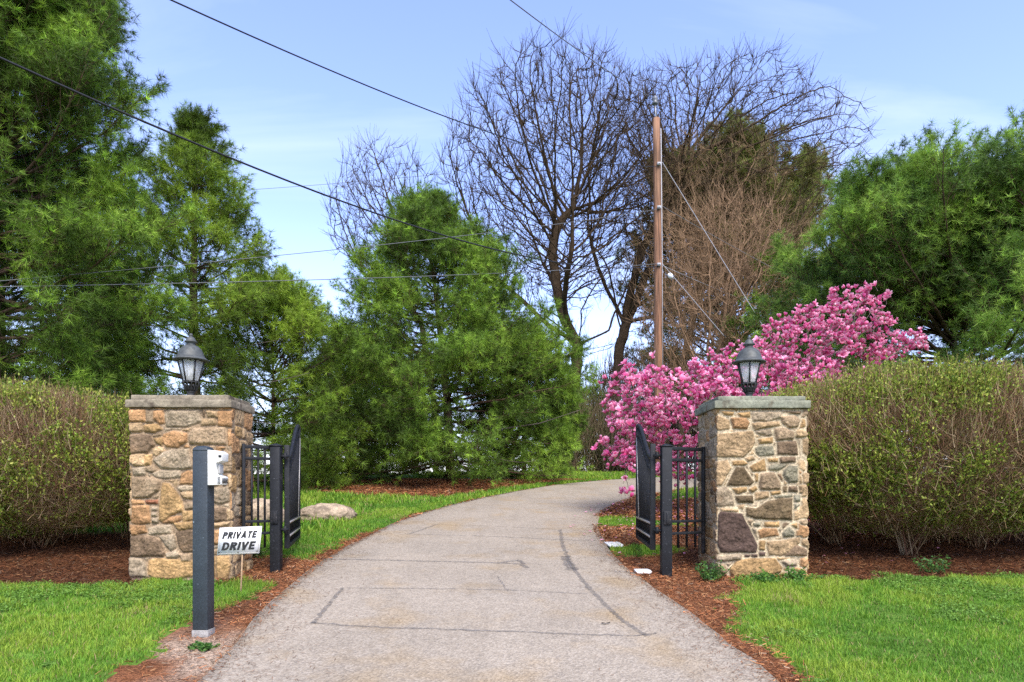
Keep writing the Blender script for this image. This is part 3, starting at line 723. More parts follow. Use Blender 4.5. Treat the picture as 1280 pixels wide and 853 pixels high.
# ------------------------------------------------------------------ gate posts, side panels, gate leaves
M_blk = mat('black_gate_paint', (.009, .010, .012), .6, noise=[(14, .35, 5), (70, .25, 3)], bump=(90, .15, .002), spec=.28)
M_palemetal = mat('pale_metal', (.36, .34, .31), .45, noise=(40, .3, 4), metal=.5)  # shared by the painted rail glints and the brace cable
M_post = mat('charcoal_painted_wood', (.022, .031, .038), .55, noise=[(9, .22, 4), (90, .3, 3)], bump=(40, .2, .004), spec=.45)
_t = M_post.node_tree; _p = _t.nodes['Principled BSDF']; _src = _p.inputs['Base Color'].links[0].from_socket
_c = _t.nodes.new('ShaderNodeTexCoord')
_t.links.new(mul(_t, _src, _c, 55, 0, 1, (7, 6.5, 6), 2, .70, .74), _p.inputs['Base Color'])
for _m in (M_blk,):
    _t = _m.node_tree; _p = _t.nodes['Principled BSDF']; _src = _p.inputs['Base Color'].links[0].from_socket; _c = _t.nodes.new('ShaderNodeTexCoord')
    _s2 = mul(_t, _src, _c, 9, 0, .8, (4.5, 3.6, 3.0), 6, .60, .72); _t.links.new(mul(_t, _s2, _c, 48, 0, 1, (8, 7.5, 7), 3, .68, .74), _p.inputs['Base Color'])
def frame2(p0, p1):
    d_ = np.array(p1[:2]) - np.array(p0[:2]); L_ = np.hypot(*d_); d_ /= L_; n_ = np.array([-d_[1], d_[0]])
    def M(v):
        return np.stack([p0[0] + v[:, 0] * d_[0] + v[:, 1] * n_[0], p0[1] + v[:, 0] * d_[1] + v[:, 1] * n_[1], v[:, 2]], 1)
    return L_, M
def gate_post(label, x, y, ztop):
    zb = float(gz(0, y)); h = ztop - zb; a = .051
    root = thing('gate_post', label, 'gate post', (x, y, zb), group='black posts that carry the gates')
    MB().box(-a, a, -a, a, -.1, h - .02).build('post_shaft', M_blk, root, bevel=.006)
    m = MB(); m.box(-a - .006, a + .006, -a - .006, a + .006, h - .022, h - .008)
    v = np.array([[-a, -a, h - .008], [a, -a, h - .008], [a, a, h - .008], [-a, a, h - .008], [0, 0, h + .012]])
    m.add(v, [np.array([[0, 1, 4], [1, 2, 4], [2, 3, 4], [3, 0, 4]])]); m.build('post_cap', M_blk, root)
    return root
PL = (-2.41, 6.98); PR = (1.535, 6.80)
pl_ = gate_post('black gate post behind the tilted white sign', *PL, 2.0)
pr_ = gate_post('black gate post beside the right pillar near pink blossom', *PR, 1.985)
for (post, sgn) in ((pl_, -1), (pr_, 1)):
    zc = float(post.location[2])
    m = MB().box(-.036, .036, -.068, -.053, 1.19 - zc, 1.325 - zc).box(-.012, .012, -.075, -.066, 1.2 - zc, 1.31 - zc)
    m.build('latch_plate', M_blk, post, bevel=.004)
    for zz in (1.88 - zc, 1.13 - zc):
        m = MB().tubes(np.array([[-sgn * .05, 0, zz], [-sgn * .12, .03, zz]]), np.full(2, .014), 8).box(-sgn * .085 - .014, -sgn * .085 + .014, .0, .035, zz - .035, zz + .035)
        m.build('hinge', M_blk, post)
def side_panel(label, p0, p1, top, bars, stileside):
    L_, M = frame2(p0, p1)
    zb = float(gz(0, (p0[1] + p1[1]) / 2))
    root = thing('fence_panel', label, 'fence panel', (p0[0], p0[1], zb), group='short fence panels beside the pillars')
    o_ = np.array([p0[0], p0[1], zb]); MM = lambda v: M(v) - o_
    for (a, b) in ((top - .035, top), (top - .148, top - .118), (1.205, 1.232), (1.085, 1.112)):
        MB().box(0, L_, -.014, .014, a, b, M=MM).build('rail', M_blk, root, bevel=.002)
    for t in bars:
        MB().box(t * L_ - .009, t * L_ + .009, -.009, .009, .95, top - .01, M=MM).build('bar', M_blk, root)
    e = (0, .03) if stileside == 0 else (L_ - .03, L_)
    MB().box(e[0], e[1], -.017, .017, .88, top + .012, M=MM).build('stile', M_blk, root, bevel=.002)
side_panel('short black fence panel between left pillar and gate post', (-2.69, 6.80), (-2.46, 6.97), 1.985, (.33, .55, .78), 0)
side_panel('short black fence panel between right gate post and pillar', (1.586, 6.83), (1.99, 7.06), 1.97, (.22, .47, .72), 1)
def leaf(label, p0, p1, flip):
    L_, M = frame2(p0, p1); zb = float(gz(0, p0[1]))
    root = thing('gate_leaf', label, 'gate', (p0[0], p0[1], zb), group='two open gate leaves')
    o_ = np.array([p0[0], p0[1], zb]); MM = lambda v: M(v) - o_
    b0, b1, b2 = .93, 1.06, 1.20
    top = lambda u: 1.86 + .50 * (3 * u * u - 2 * u ** 3)
    m = MB().box(0, .055, -.026, .026, b0, 2.0, M=MM).build('hinge_stile', M_blk, root, bevel=.004)
    MB().box(L_ - .05, L_, -.024, .024, b0, 2.36, M=MM).build('meeting_stile', M_blk, root, bevel=.004)
    for zz in (b0 + .02, b1, b2): MB().box(.05, L_ - .05, -.02, .02, zz - .02, zz + .02, M=MM).build('bottom_rail', M_blk, root, bevel=.003)
    us = np.linspace(0, 1, 26)
    for nm, off, rad in (('top_rail', 0, .024), ('curved_rail', -.13, .013)):
        P = MM(np.stack([.03 + us * (L_ - .06), 0 * us, top(us) + off], 1))
        MB().tubes(P, np.full(26, rad), 8).build(nm, M_blk, root, smooth=True)
    nb = 15
    for k in range(1, nb):
        u = k / nb; MB().box(u * L_ - .009, u * L_ + .009, -.009, .009, b0 + .0, top(u), M=MM).build('bar', M_blk, root)
    sg = 1 if flip else -1
    for zz in (b1, b2): MB().box(.06, L_ - .06, sg * .0215, sg * .026, zz - .011, zz + .011, M=MM).build('rail_glint_strip', M_palemetal, root)  # tan strips paint reflections along the bottom rails as colour
    P = MM(np.array([[.72 * L_, sg * .028, b2], [L_ - .16, sg * .028, 2.2]])); MB().tubes(P, np.full(2, .006), 6).build('brace_cable', M_palemetal, root)
leaf('left black gate leaf swung open beside the grass verge', (-2.325, 7.05), (-2.75, 8.8), False)
leaf('right black gate leaf swung open before the magnolia', (1.42, 6.87), (1.61, 8.75), True)

# ------------------------------------------------------------------ call post with intercom
pg = gp(252.5, 793); px_, py_ = -2.205, 4.88
zb = float(gz(0, py_))
root = thing('intercom_post', 'slim charcoal square post with a white intercom box on its side', 'intercom post', (px_, py_, zb))
root.rotation_euler = (0, 0, R(-2))
h = EYE + (HOR - 562) / F * py_ - zb
a = .054
MB().box(-a, a, -a, a, .045, h - .012).build('post_shaft', M_post, root, bevel=.005)
m = MB().lathe([(.078, h - .014), (.078, h - .004), (.066, h + .012), (.04, h + .022), (0, h + .025)], n=4, a0=math.pi / 4)
m.build('post_cap', M_post, root, bevel=.004)
M_conc = mat('grey_footing', (.24, .23, .215), .9, noise=[(18, .3, 4), (80, .25, 3)])
MB().box(-a - .004, a + .004, -a - .004, a + .004, -.1, .044).build('footing_sleeve', M_conc, root, bevel=.004)
M_box = mat('offwhite_plastic', (.66, .66, .61), .45, noise=(20, .08, 3))
M_boxd = mat('dark_slot', (.03, .03, .032), .5)
zt_ = EYE + (HOR - 563) / F * py_ - zb; zb_ = EYE + (HOR - 607) / F * py_ - zb
# side profile of the housing (x away from the post, z), extruded along y: hood on top, open handset bay, lower console
prof = [(0, zb_), (.098, zb_ + .004), (.103, zb_ + .06), (.062, zb_ + .075), (.058, zb_ + .135), (.06, zb_ + .158), (.103, zb_ + .172), (.106, zb_ + .225), (.08, zb_ + .243), (0, zt_)]
pts = np.array([[a + .002 + x, -.058, z] for x, z in prof])
bx_ = MB().prism(pts[::-1], (0, .105, 0)).build('intercom_box', M_box, root, bevel=.004)
m = MB()
for k in range(6): m.box(a + .075, a + .097, -.0605, -.059, zb_ + .012 + k * .0085, zb_ + .016 + k * .0085)
for k in range(4): m.box(a + .1045, a + .1062, -.045 + k * .022, -.032 + k * .022, zb_ + .015, zb_ + .05)
m.build('speaker_grille', M_boxd, bx_)
MB().box(a + .082, a + .104, -.061, -.0595, zb_ + .197, zb_ + .215).build('sensor_window', M_boxd, bx_)
MB().box(a + .064, a + .078, -.03, .03, zb_ + .085, zb_ + .148).build('handset', mat('grey_handset', (.35, .35, .34), .5), bx_, bevel=.003)

# ------------------------------------------------------------------ sign
YS = 6.05
M_white = mat('white_sign_panel', (.74, .74, .72), .4, noise=(10, .05, 3))
M_ink = mat('sign_ink', (.02, .02, .02), .5)
M_cream = mat('sign_border', (.60, .58, .50), .45)
cen = at(299.3, 676, YS)
root = thing('private_drive_sign', 'tilted white sign reading PRIVATE DRIVE on a thin stake', 'sign', (cen[0], YS, float(gz(0, YS))))
zc = cen[2] - float(gz(0, YS))
# slightly skewed, tilted panel: corners measured on the panel itself
cor = np.array([at(*q, YS)[[0, 2]] for q in ((270.5, 694), (323.2, 691.8), (328.3, 657.6), (275.6, 658.8))]) - np.array([cen[0], cen[2]])
ux = unit(cor[1] - cor[0]); W_ = np.linalg.norm(cor[1] - cor[0]); ang = math.atan2(ux[1], ux[0])
H_ = .24; shear = .16
def sp(u, v, y=0):  # panel coordinates -> local space
    u2 = u + shear * v * .9
    return np.array([u2 * math.cos(ang) - v * math.sin(ang) * 1.0, y, zc + u2 * math.sin(ang) + v * math.cos(ang)])
def panel(name, w_, h_, y0, y1, m_):
    pts = np.array([sp(-w_ / 2, -h_ / 2, y0), sp(w_ / 2, -h_ / 2, y0), sp(w_ / 2, h_ / 2, y0), sp(-w_ / 2, h_ / 2, y0)])
    return MB().prism(pts, (0, y1 - y0, 0)).build(name, m_, root)
panel('sign_panel', W_, H_, 0, .004, M_white)
m = MB()
for (u0, u1, v0, v1) in ((-.478, .478, .455, .47), (-.478, .478, -.47, -.455), (-.478, -.468, -.455, .455), (.468, .478, -.455, .455)):
    pts = np.array([sp(u0 * W_, v0 * H_, -.003), sp(u1 * W_, v0 * H_, -.003), sp(u1 * W_, v1 * H_, -.003), sp(u0 * W_, v1 * H_, -.003)]); m.prism(pts, (0, .0015, 0))
m.build('border_line', M_cream, root)
def arc(cx_, cy_, rx_, ry_, a0, a1, n=9): return [(cx_ + rx_ * math.cos(R(a0 + (a1 - a0) * k / (n - 1))), cy_ + ry_ * math.sin(R(a0 + (a1 - a0) * k / (n - 1)))) for k in range(n)]
TK = .265    # stroke width in cap heights
h_ = TK / 2
GLYPH = {  # width, strokes (centre lines in cap-height units)
    'P': (.72, [[(h_, 0), (h_, 1)], [(h_, 1 - h_), (.38, 1 - h_)] + arc(.38, .70, .24, .30 - h_, 90, -90) + [(h_, .40 + h_)]]),
    'R': (.76, [[(h_, 0), (h_, 1)], [(h_, 1 - h_), (.38, 1 - h_)] + arc(.38, .715, .24, .285 - h_, 90, -90) + [(h_, .43 + h_)], [(.36, .5), (.64, 0)]]),
    'I': (.24, [[(.12, 0), (.12, 1)]]),
    'V': (.80, [[(.11, 1), (.40, .06)], [(.69, 1), (.40, .06)], [(.40 - h_ * 1.2, .06), (.40 + h_ * 1.2, .06)]]),
    'A': (.84, [[(.12, 0), (.42, .94)], [(.72, 0), (.42, .94)], [(.22, .27), (.62, .27)], [(.42 - h_ * 1.2, .94), (.42 + h_ * 1.2, .94)]]),
    'T': (.70, [[(0, 1 - h_ * .9), (.70, 1 - h_ * .9)], [(.35, 0), (.35, 1)]]),
    'E': (.66, [[(h_, 0), (h_, 1)], [(h_, 1 - h_ * .9), (.64, 1 - h_ * .9)], [(h_, .5), (.58, .5)], [(h_, h_ * .9), (.66, h_ * .9)]]),
    'D': (.78, [[(h_, 0), (h_, 1)], [(h_, 1 - h_ * .95), (.32, 1 - h_ * .95)] + arc(.32, .5, .34, .5 - h_ * .95, 90, -90, 13) + [(h_, h_ * .95)]]),
}
def lettering(body, v0, height, width):
    total = sum(GLYPH[c][0] for c in body) + .11 * (len(body) - 1); kx = width / total
    cur = 0
    for c in body:
        m = MB(); lay = 0
        for stroke in GLYPH[c][1]:
            P = np.array(stroke, float); T = unit(np.gradient(P, axis=0)); N = np.stack([-T[:, 1], T[:, 0]], 1)
            wd = h_ * (1 if abs(T[0, 1]) > .5 else .9)
            q = np.stack([P + N * wd, P - N * wd], 1).reshape(-1, 2); yy = -.0032 - lay * .0002; lay += 1
            vv = np.array([sp((cur + a_) * kx - width / 2 + .20 * (b_ - .5) * height, (b_ - .5) * height + v0, yy) for a_, b_ in q])
            k = np.arange(len(P) - 1); m.add(vv, np.stack([2 * k, 2 * k + 1, 2 * k + 3, 2 * k + 2], 1))
        m.build('letter', M_ink, root)
        cur += GLYPH[c][0] + .11
lettering('PRIVATE', .052, .060, W_ * .80)
lettering('DRIVE', -.046, .072, W_ * .78)
for (u, v) in ((.0, .44), (.0, -.44), (-.46, -.43), (.46, -.43)):
    c = sp(u * W_ * .98, v * H_ * .96, -.004); MB().tubes(np.array([c, c - [0, .003, 0]]), np.full(2, .005), 8).build('screw', M_blk, root)
MB().tubes(np.array([[.0, .012, -.12], [.012, .012, .12], [.03, .011, zc + .1]]), np.full(3, .007), 6).build('stake', mat('stake_wood', (.34, .23, .13), .8, noise=(40, .3, 3)), root)

# ------------------------------------------------------------------ boulders, pale slabs, leaf
def ico(n=4):
    import bmesh
    b = bmesh.new(); bmesh.ops.create_icosphere(b, subdivisions=n, radius=1)
    v = np.array([q.co[:] for q in b.verts]); f = np.array([[q.index for q in p.verts] for p in b.faces]); b.free()
    return v, f
IV, IF = ico(5)
M_rock = mat('boulder', attr=True, rough=.92, noise=[(14, .3, 6), (60, .35, 4)], bump=(22, .8, .03), spec=.2)
def boulder(label, px, py, rxx, ryy, rzz, rot, seed):
    x, y = gp(px, py); y += ryy * .6
    q = IV * (1 + .11 * fnoise(IV * 1.3, seed, 3)[:, None])
    fl = np.abs(fnoise(IV * 1.1 + 5, seed + 1, 2)); q = q * (1 + (np.floor(fl * 5) / 5 - fl)[:, None] * .35)
    q = q + IV * .05 * fnoise(IV * 5, seed + 2)[:, None]
    q[:, 2] = np.maximum(q[:, 2], -.45)
    c, s = math.cos(rot), math.sin(rot)
    p = q * np.array([rxx, ryy, rzz]); p = np.stack([p[:, 0] * c - p[:, 1] * s, p[:, 0] * s + p[:, 1] * c, p[:, 2]], 1)
    n = np.clip(.5 + fnoise(IV * 3, seed + 4), 0, 1)[:, None]
    col = srgb(172, 154, 130) * n + srgb(104, 92, 78) * (1 - n)
    o = MB().add(p, IF, col).build('boulder', M_rock, smooth=True)
    o.location = (x, y, float(gz(0, y)) + rzz * .3)
    tag(o, label, 'boulder', 'boulders on the verge')
boulder('long pinkish boulder lying on the verge right of the left gate', 404, 652, .47, .28, .21, .1, 1)
boulder('tan boulder seen through the bars of the left fence panel', 322, 656, .36, .28, .30, .4, 5)
M_pale = mat('pale_slab', (.62, .62, .60), .6, noise=(30, .15, 3))
for (lab, px, py, w_, l_, rot) in (('clipped white plate lying flat on mulch by the right gate post', 804, 717, .16, .085, .05), ('long thin pale slab flat on mulch behind the open gate leaf', 768, 683, .19, .16, .1)):
    x, y = gp(px, py); c, s = math.cos(rot), math.sin(rot)
    pts = np.array([[-w_ / 2, -l_], [w_ * .36, -l_], [w_ / 2, -l_ * .4], [w_ / 2, l_ * .5], [w_ * .4, l_], [-w_ / 2, l_]])
    pts = np.stack([pts[:, 0] * c - pts[:, 1] * s, pts[:, 0] * s + pts[:, 1] * c, 0 * pts[:, 0]], 1)
    o = MB().prism(pts, (0, 0, .018)).build('ground_plate', M_pale, bevel=.004)
    o.location = (x, y, float(gz(0, y)) + .012); o.rotation_euler = (R(5.5), 0, 0)
    tag(o, lab, 'plate')
x, y = gp(757, 784)
o = MB().add(np.array([[-.03, -.008, .006], [.0, -.016, .012], [.032, -.006, .008], [.034, .006, .016], [.0, .015, .006], [-.03, .008, .012]]), np.array([[0, 1, 4, 5], [1, 2, 3, 4]])).build('fallen_leaf', mat('dead_leaf', (.03, .022, .017), .8))
o.location = (x, y, float(drive_z(x, y)) + .002)
tag(o, 'curled dark dead leaf lying on the pale driveway', 'leaf')

# ------------------------------------------------------------------ plants: shared growth code
M_bark = mat('pine_bark', attr=True, rough=.95, noise=[(8, .35, 5), (40, .3, 3)], spec=.1)
M_needle = mat('pine_needles', attr=True, rough=.55, transl=.38, spec=.3)
def needles(m, P, D, L_, Wd, per, col, r, spread=.62):
    """one tuft per point: thin triangles fanned forward around D"""
    n = len(P); P = np.repeat(P, per, 0); D = np.repeat(D, per, 0); col = np.repeat(col, per, 0)
    d_ = jitter(D, spread, r); side = unit(np.cross(d_, r.normal(0, 1, d_.shape)))
    l_ = (L_ * r.uniform(.7, 1.15, (len(P), 1))); s0 = side * Wd / 2
    b = P + d_ * l_ * .06
    droop = np.zeros_like(P); droop[:, 2:] = -l_ * .12
    v = np.stack([b - s0, b + s0, P + d_ * l_ + droop], 1).reshape(-1, 3)
    col = col * r.uniform(.75, 1.25, (len(P), 1))
    c3 = np.stack([col, col, col * 1.18], 1).reshape(-1, 3)
    m.add(v, np.arange(len(P))[:, None] * 3 + np.arange(3)[None], c3)

def pine(label, x, y, H, Rr, zc0, seed, prof=None, whorl=.36, nb=5, L_=.13, Wd=.011, per=12, pal=None, up=(0.0, 1.0), tuft=.12, lean=(0, 0), name='pine_tree', cat='pine tree',
         trunk_r=None, sub=.2, group=None, leaders=0, dead=0.0, wig=.08, density=1.0, ter=4, spread=.62):
    r = np.random.default_rng(seed); z0 = float(gz(x, y))
    root = thing(name, label, cat, (x, y, z0), group=group)
    prof = prof or (lambda t: (1 - t) ** .75 * min(1, .55 + t * 2.2))
    pal = pal if pal is not None else np.array([(.030, .085, .018), (.05, .135, .022), (.085, .19, .03), (.022, .06, .018)])
    tr = trunk_r or H * .018
    zs = np.linspace(0, 1, 14)
    tp = np.stack([lean[0] * zs ** 1.4 + r.normal(0, .02, 14) * H * .06, lean[1] * zs + r.normal(0, .02, 14) * H * .06, zs * H], 1); tp[0, :2] = 0
    trunk = MB().tubes(tp, tr * (1.0 - zs * .93) + .006, 9, col=np.array([.10, .065, .045]))
    tpt = lambda z: np.array([np.interp(z, tp[:, 2], tp[:, k]) for k in range(3)])
    br = MB(); TP, TD = [], []; BP, BR = [], []; SP, SR = [], []; S1P, S1D, S1L = [], [], []; DP, DR = [], []
    heads = [(zc0, H, tpt, 1.0)]
    for k in range(leaders):
        zz = H * r.uniform(.55, .8); a = r.uniform(0, 6.28); b0 = tpt(zz); top_ = np.array([math.cos(a), math.sin(a), 0]) * r.uniform(.25, .7) * Rr
        hh = H * r.uniform(.86, 1.0)
        def f_(z, b0=b0, top_=top_, zz=zz, hh=hh):
            u = min(max((z - zz) / (hh - zz), 0), 1); return b0 + np.array([top_[0] * u ** .6, top_[1] * u ** .6, z - zz])
        heads.append((zz + .3, hh, f_, .5))
        us = np.linspace(zz, hh, 8); trunk.tubes(np.array([f_(q) for q in us]), np.linspace(tr * .35, .012, 8), 6, col=np.array([.10, .065, .045]))
    for (za, zb2, fn, sc_) in heads:
        z = za
        while z < zb2 - .08:
            t = (z - zc0) / (H - zc0); o_ = fn(z)
            n_ = max(3, int(nb + r.integers(-1, 2))); a0 = r.uniform(0, 6.28)
            for k in range(n_):
                a = a0 + k * 2 * math.pi / n_ + r.normal(0, .25)
                L = Rr * sc_ * prof(t) * r.uniform(.72, 1.12) + .12
                if sc_ < 1: L = min(L, .5 * Rr)
                el = up[0] + (up[1] - up[0]) * t ** 1.6 + r.normal(0, .1)
                us = np.linspace(0, 1, 8)
                e = el + (us * .30 + (us ** 3) * .35) * min(1.0, .12 + 1.3 * t)
                ds = np.stack([np.cos(a) * np.cos(e), np.sin(a) * np.cos(e), np.sin(e)], 1) + r.normal(0, wig, (8, 3)); ds = unit(ds)
                pts = o_ + np.concatenate([[np.zeros(3)], np.cumsum(ds[:-1], 0)]) * L / 7
                if r.uniform() < dead * (1 - t) and t < .35:
                    DP.append(pts); DR.append((.006 + L * .006) * (1 - us * .85)); continue
                BP.append(pts); BR.append((.008 + L * .009) * (1 - us * .85))
                # side shoots all round the branch, each with shorter shoots of its own
                m_ = max(5, int(2 * L / sub * density)); fr = np.sort(r.uniform(.18, 1, m_) ** .8)
                p0 = np.stack([np.interp(fr, us, pts[:, q]) for q in range(3)], 1); d0 = np.stack([np.interp(fr, us, ds[:, q]) for q in range(3)], 1)
                lat = unit(np.cross(d0, [0, 0, 1.])); upv = np.cross(lat, d0)
                roll = np.where(np.arange(m_) % 2, 0, math.pi) + r.normal(0, .75, m_)
                ang = r.uniform(.45, 1.0, (m_, 1))
                sd_ = unit(d0 * np.cos(ang) + (lat * np.cos(roll)[:, None] + upv * np.sin(roll)[:, None]) * np.sin(ang) + np.array([0, 0, .18]))
                sl = np.minimum(((1 - fr) * L * .40 + .26) * r.uniform(.7, 1.2, m_), 1.0)
                u3 = np.linspace(0, 1, 4)
                q_ = p0[:, None] + sd_[:, None] * (u3[None, :, None] * sl[:, None, None]); q_[..., 2] += (u3 ** 2)[None] * sl[:, None] * .22
                SP.append(q_); SR.append(.0055 * np.ones((m_, 1)) * (1 - u3 * .6)[None])
                S1P.append(q_); S1D.append(sd_); S1L.append(sl)
                nn = max(2, int(L * .6 / tuft)); uu = np.linspace(.45, 1, nn)
                TP.append(np.stack([np.interp(uu, us, pts[:, q]) for q in range(3)], 1)); TD.append(np.stack([np.interp(uu, us, ds[:, q]) for q in range(3)], 1))
            z += whorl * r.uniform(.75, 1.2) * (1 - .35 * t)
        tip = fn(zb2); TP.append(tip[None] + np.linspace(-.3, .02, 4)[:, None] * np.array([0, 0, 1.])); TD.append(np.tile([0, 0, 1.], (4, 1)))
    trunk.build('trunk', M_bark, root, smooth=True)
    Q = np.concatenate(S1P); QD = np.concatenate(S1D); QL = np.concatenate(S1L); nq = len(Q)
    for u in (.62, .82, 1.0):
        i0 = min(int(u * 3), 2); TP.append(Q[:, i0] + (Q[:, i0 + 1] - Q[:, i0]) * (u * 3 - i0)); TD.append(QD + [0, 0, .3])
    for k in range(ter):
        u = r.uniform(.25, 1, nq); i0 = np.minimum((u * 3).astype(int), 2); ii = np.arange(nq)
        P0 = Q[ii, i0] + (Q[ii, i0 + 1] - Q[ii, i0]) * (u * 3 - i0)[:, None]
        D3 = jitter(QD + [0, 0, .25], .55, r); l3 = (np.minimum(.42, .14 + QL * .32) * r.uniform(.7, 1.2, nq))[:, None]
        SP.append(np.stack([P0 + D3 * l3 * w for w in (0, .35, .7, 1)], 1)); SR.append(np.tile([.0035, .003, .0025, .002], (nq, 1)))
        for w in (.68, 1.0): TP.append(P0 + D3 * l3 * w); TD.append(D3)
    bc = np.array([.085, .055, .038])
    br.tubes(np.array(BP), np.array(BR), 5, col=bc)
    if DP: br.tubes(np.array(DP), np.array(DR), 5, col=np.array([.12, .10, .085]))
    br.tubes(np.concatenate(SP), np.concatenate(SR), 3, col=bc)
    br.build('branches', M_bark, root, smooth=True)
    TP = np.concatenate(TP); TD = unit(np.concatenate(TD))
    # shade families of shoots: older dark growth and fresher light growth come in drifts
    dr_ = np.clip(.5 + fnoise((TP + np.array([x, y, 0])) * 1.1, seed, 2) * .9 + r.normal(0, .22, len(TP)), 0, .999)
    col = pal[np.minimum((dr_ * len(pal)).astype(int), len(pal) - 1)]
    col = col * np.exp(r.normal(0, .26, (len(col), 1)))
    m = MB(); needles(m, TP, TD, L_, Wd, int(per * 1.35), col, r, spread)
    m.build('needle_crown', M_needle, root)
    return len(TP) * per

GR = [(.060, .105, .014), (.105, .185, .022), (.165, .280, .030), (.240, .370, .042)]
GY = [(.075, .120, .014), (.140, .220, .020), (.215, .315, .028), (.300, .400, .040)]
GB = [(.060, .110, .020), (.105, .190, .030), (.165, .280, .040), (.240, .370, .055)]
A_ = np.array
cone = lambda t: (1 - t) ** .8 * min(1, .62 + t * 2.5)
egg = lambda t: math.sqrt(max(0, 1 - (max(t - .32, 0) / .70) ** 2)) * min(1, .7 + t * 1.2)
cnt = []
PG = 'pines around the gate'
cnt.append(pine('tall dense pine at the far left reaching out of the picture top', -8.4, 11.0, 10.2, 2.75, .4, 11, egg, pal=A_(GR), whorl=.33, nb=6, leaders=3, group=PG, L_=.14, Wd=.0072, per=15, up=(.05, .9), sub=.24, spread=.8))
cnt.append(pine('airy yellow green pine with pointed leader behind the left lamp', -6.8, 14.6, 7.9, 3.3, 1.7, 12, lambda t: (1 - t) ** 1.05 * min(1, .8 + t), pal=(A_(GY) + A_(GR)) * .46, whorl=.42, nb=6, up=(.0, .85), dead=.3, group=PG, sub=.27, per=14, trunk_r=.15, L_=.15, Wd=.0085, spread=.8))
cnt.append(pine('broad bright green pine on the mulch left of the bend', -1.65, 18.6, 7.5, 3.75, .5, 13, lambda t: (1 - t ** 1.9), pal=A_(GR), whorl=.30, nb=7, up=(-.10, .55), group=PG, dead=.06, Wd=.009, L_=.155, per=14, sub=.26, spread=.8, lean=(-.75, 0)))
cnt.append(pine('low rounded pine joining the broad pine nearest the bend', .35, 20.2, 3.9, 1.5, .45, 19, egg, pal=A_(GR), whorl=.32, nb=7, up=(-.1, .6), group=PG, Wd=.0095, L_=.155, per=14, sub=.25, spread=.8))
cnt.append(pine('low dark pine glimpsed behind the broad pine and the young pine', -5.6, 25.5, 3.2, 3.6, .1, 23, egg, pal=A_(GR) * .8, whorl=.34, nb=7, up=(-.1, .5), group=PG, Wd=.014, L_=.2, per=11, sub=.36, tuft=.17, spread=.8))
cnt.append(pine('dark full pine filling in behind the far left pine', -10.9, 14.6, 6.6, 3.0, .3, 20, egg, pal=A_(GR) * .8, whorl=.36, nb=6, up=(-.1, .7), group=PG, Wd=.009, L_=.155, per=13, sub=.28, spread=.8))
cnt.append(pine('big bushy pine with many upright tips behind the right hedge', 10.5, 16.2, 6.1, 4.6, .2, 14, egg, pal=A_(GB), whorl=.33, nb=7, leaders=10, group=PG, up=(-.05, .8), Wd=.009, L_=.165, sub=.30, per=14, spread=.8))
cnt.append(pine('softer mid green pine between the brown conifer and the right pine', 10.6, 24.0, 6.4, 3.4, .6, 15, egg, pal=A_(GR), whorl=.5, nb=5, group=PG, Wd=.014, L_=.2, sub=.4, tuft=.17, per=11, spread=.8))
cnt.append(pine('tall olive conifer rising behind the utility pole', 9.9, 31.0, 13.6, 5.6, 1.0, 16, egg, pal=A_([(.15, .14, .04), (.19, .22, .05), (.22, .28, .055), (.32, .24, .12)]), whorl=.62, nb=6, Wd=.02, L_=.28, sub=.44, tuft=.2, per=10, name='conifer_tree', cat='conifer', leaders=6, up=(.2, .9), ter=2, spread=.7))
cnt.append(pine('small dark pine low at the bend beside the brown thicket', 2.4, 27.0, 2.8, 1.7, .2, 17, egg, pal=A_(GR), whorl=.42, nb=5, Wd=.015, L_=.2, sub=.34, tuft=.16, per=9, group=PG))
cnt.append(pine('bushy yellow green young pine between the left pillar and the broad pine', -5.6, 16.0, 3.7, 2.4, .2, 18, egg, pal=(A_(GY) + A_(GR)) * .5, whorl=.38, nb=6, Wd=.0088, L_=.155, sub=.27, per=14, group=PG, spread=.8))
print('needles', cnt)

# ---- bare trees (space colonisation)
def colonise(att, start, step, kill, trop, r, iters=160, par=None, hub=None):
    pos = np.array(start, float); par = np.arange(-1, len(start) - 1) if par is None else np.array(par)
    att = att.copy()
    dist = np.linalg.norm(att[:, None] - pos[None], axis=2); near = dist.argmin(1); nd = dist.min(1)
    kids = np.zeros(len(pos), int)
    for it in range(iters):
        if not len(att): break
        u, inv = np.unique(near, return_inverse=True)
        acc = np.zeros((len(u), 3)); np.add.at(acc, inv, unit(att - pos[near]))
        ok = kids[u] < 4
        u, acc = u[ok], acc[ok]
        if not len(u): break
        tv = trop if hub is None else unit(pos[u] - hub) * .45 + trop
        dr_ = unit(unit(acc) + tv + r.normal(0, .10, acc.shape))
        new = pos[u] + dr_ * step
        dup = np.zeros(len(u), bool)
        kids[u] += 1
        i0 = len(pos); pos = np.concatenate([pos, new]); par = np.concatenate([par, u]); kids = np.concatenate([kids, np.zeros(len(u), int)])
        dn = np.linalg.norm(att[:, None] - new[None], axis=2); j = dn.argmin(1); dm = dn[np.arange(len(att)), j]
        up_ = dm < nd; near = np.where(up_, j + i0, near); nd = np.where(up_, dm, nd)
        keep = nd > kill; att, near, nd = att[keep], near[keep], nd[keep]
    return pos, par
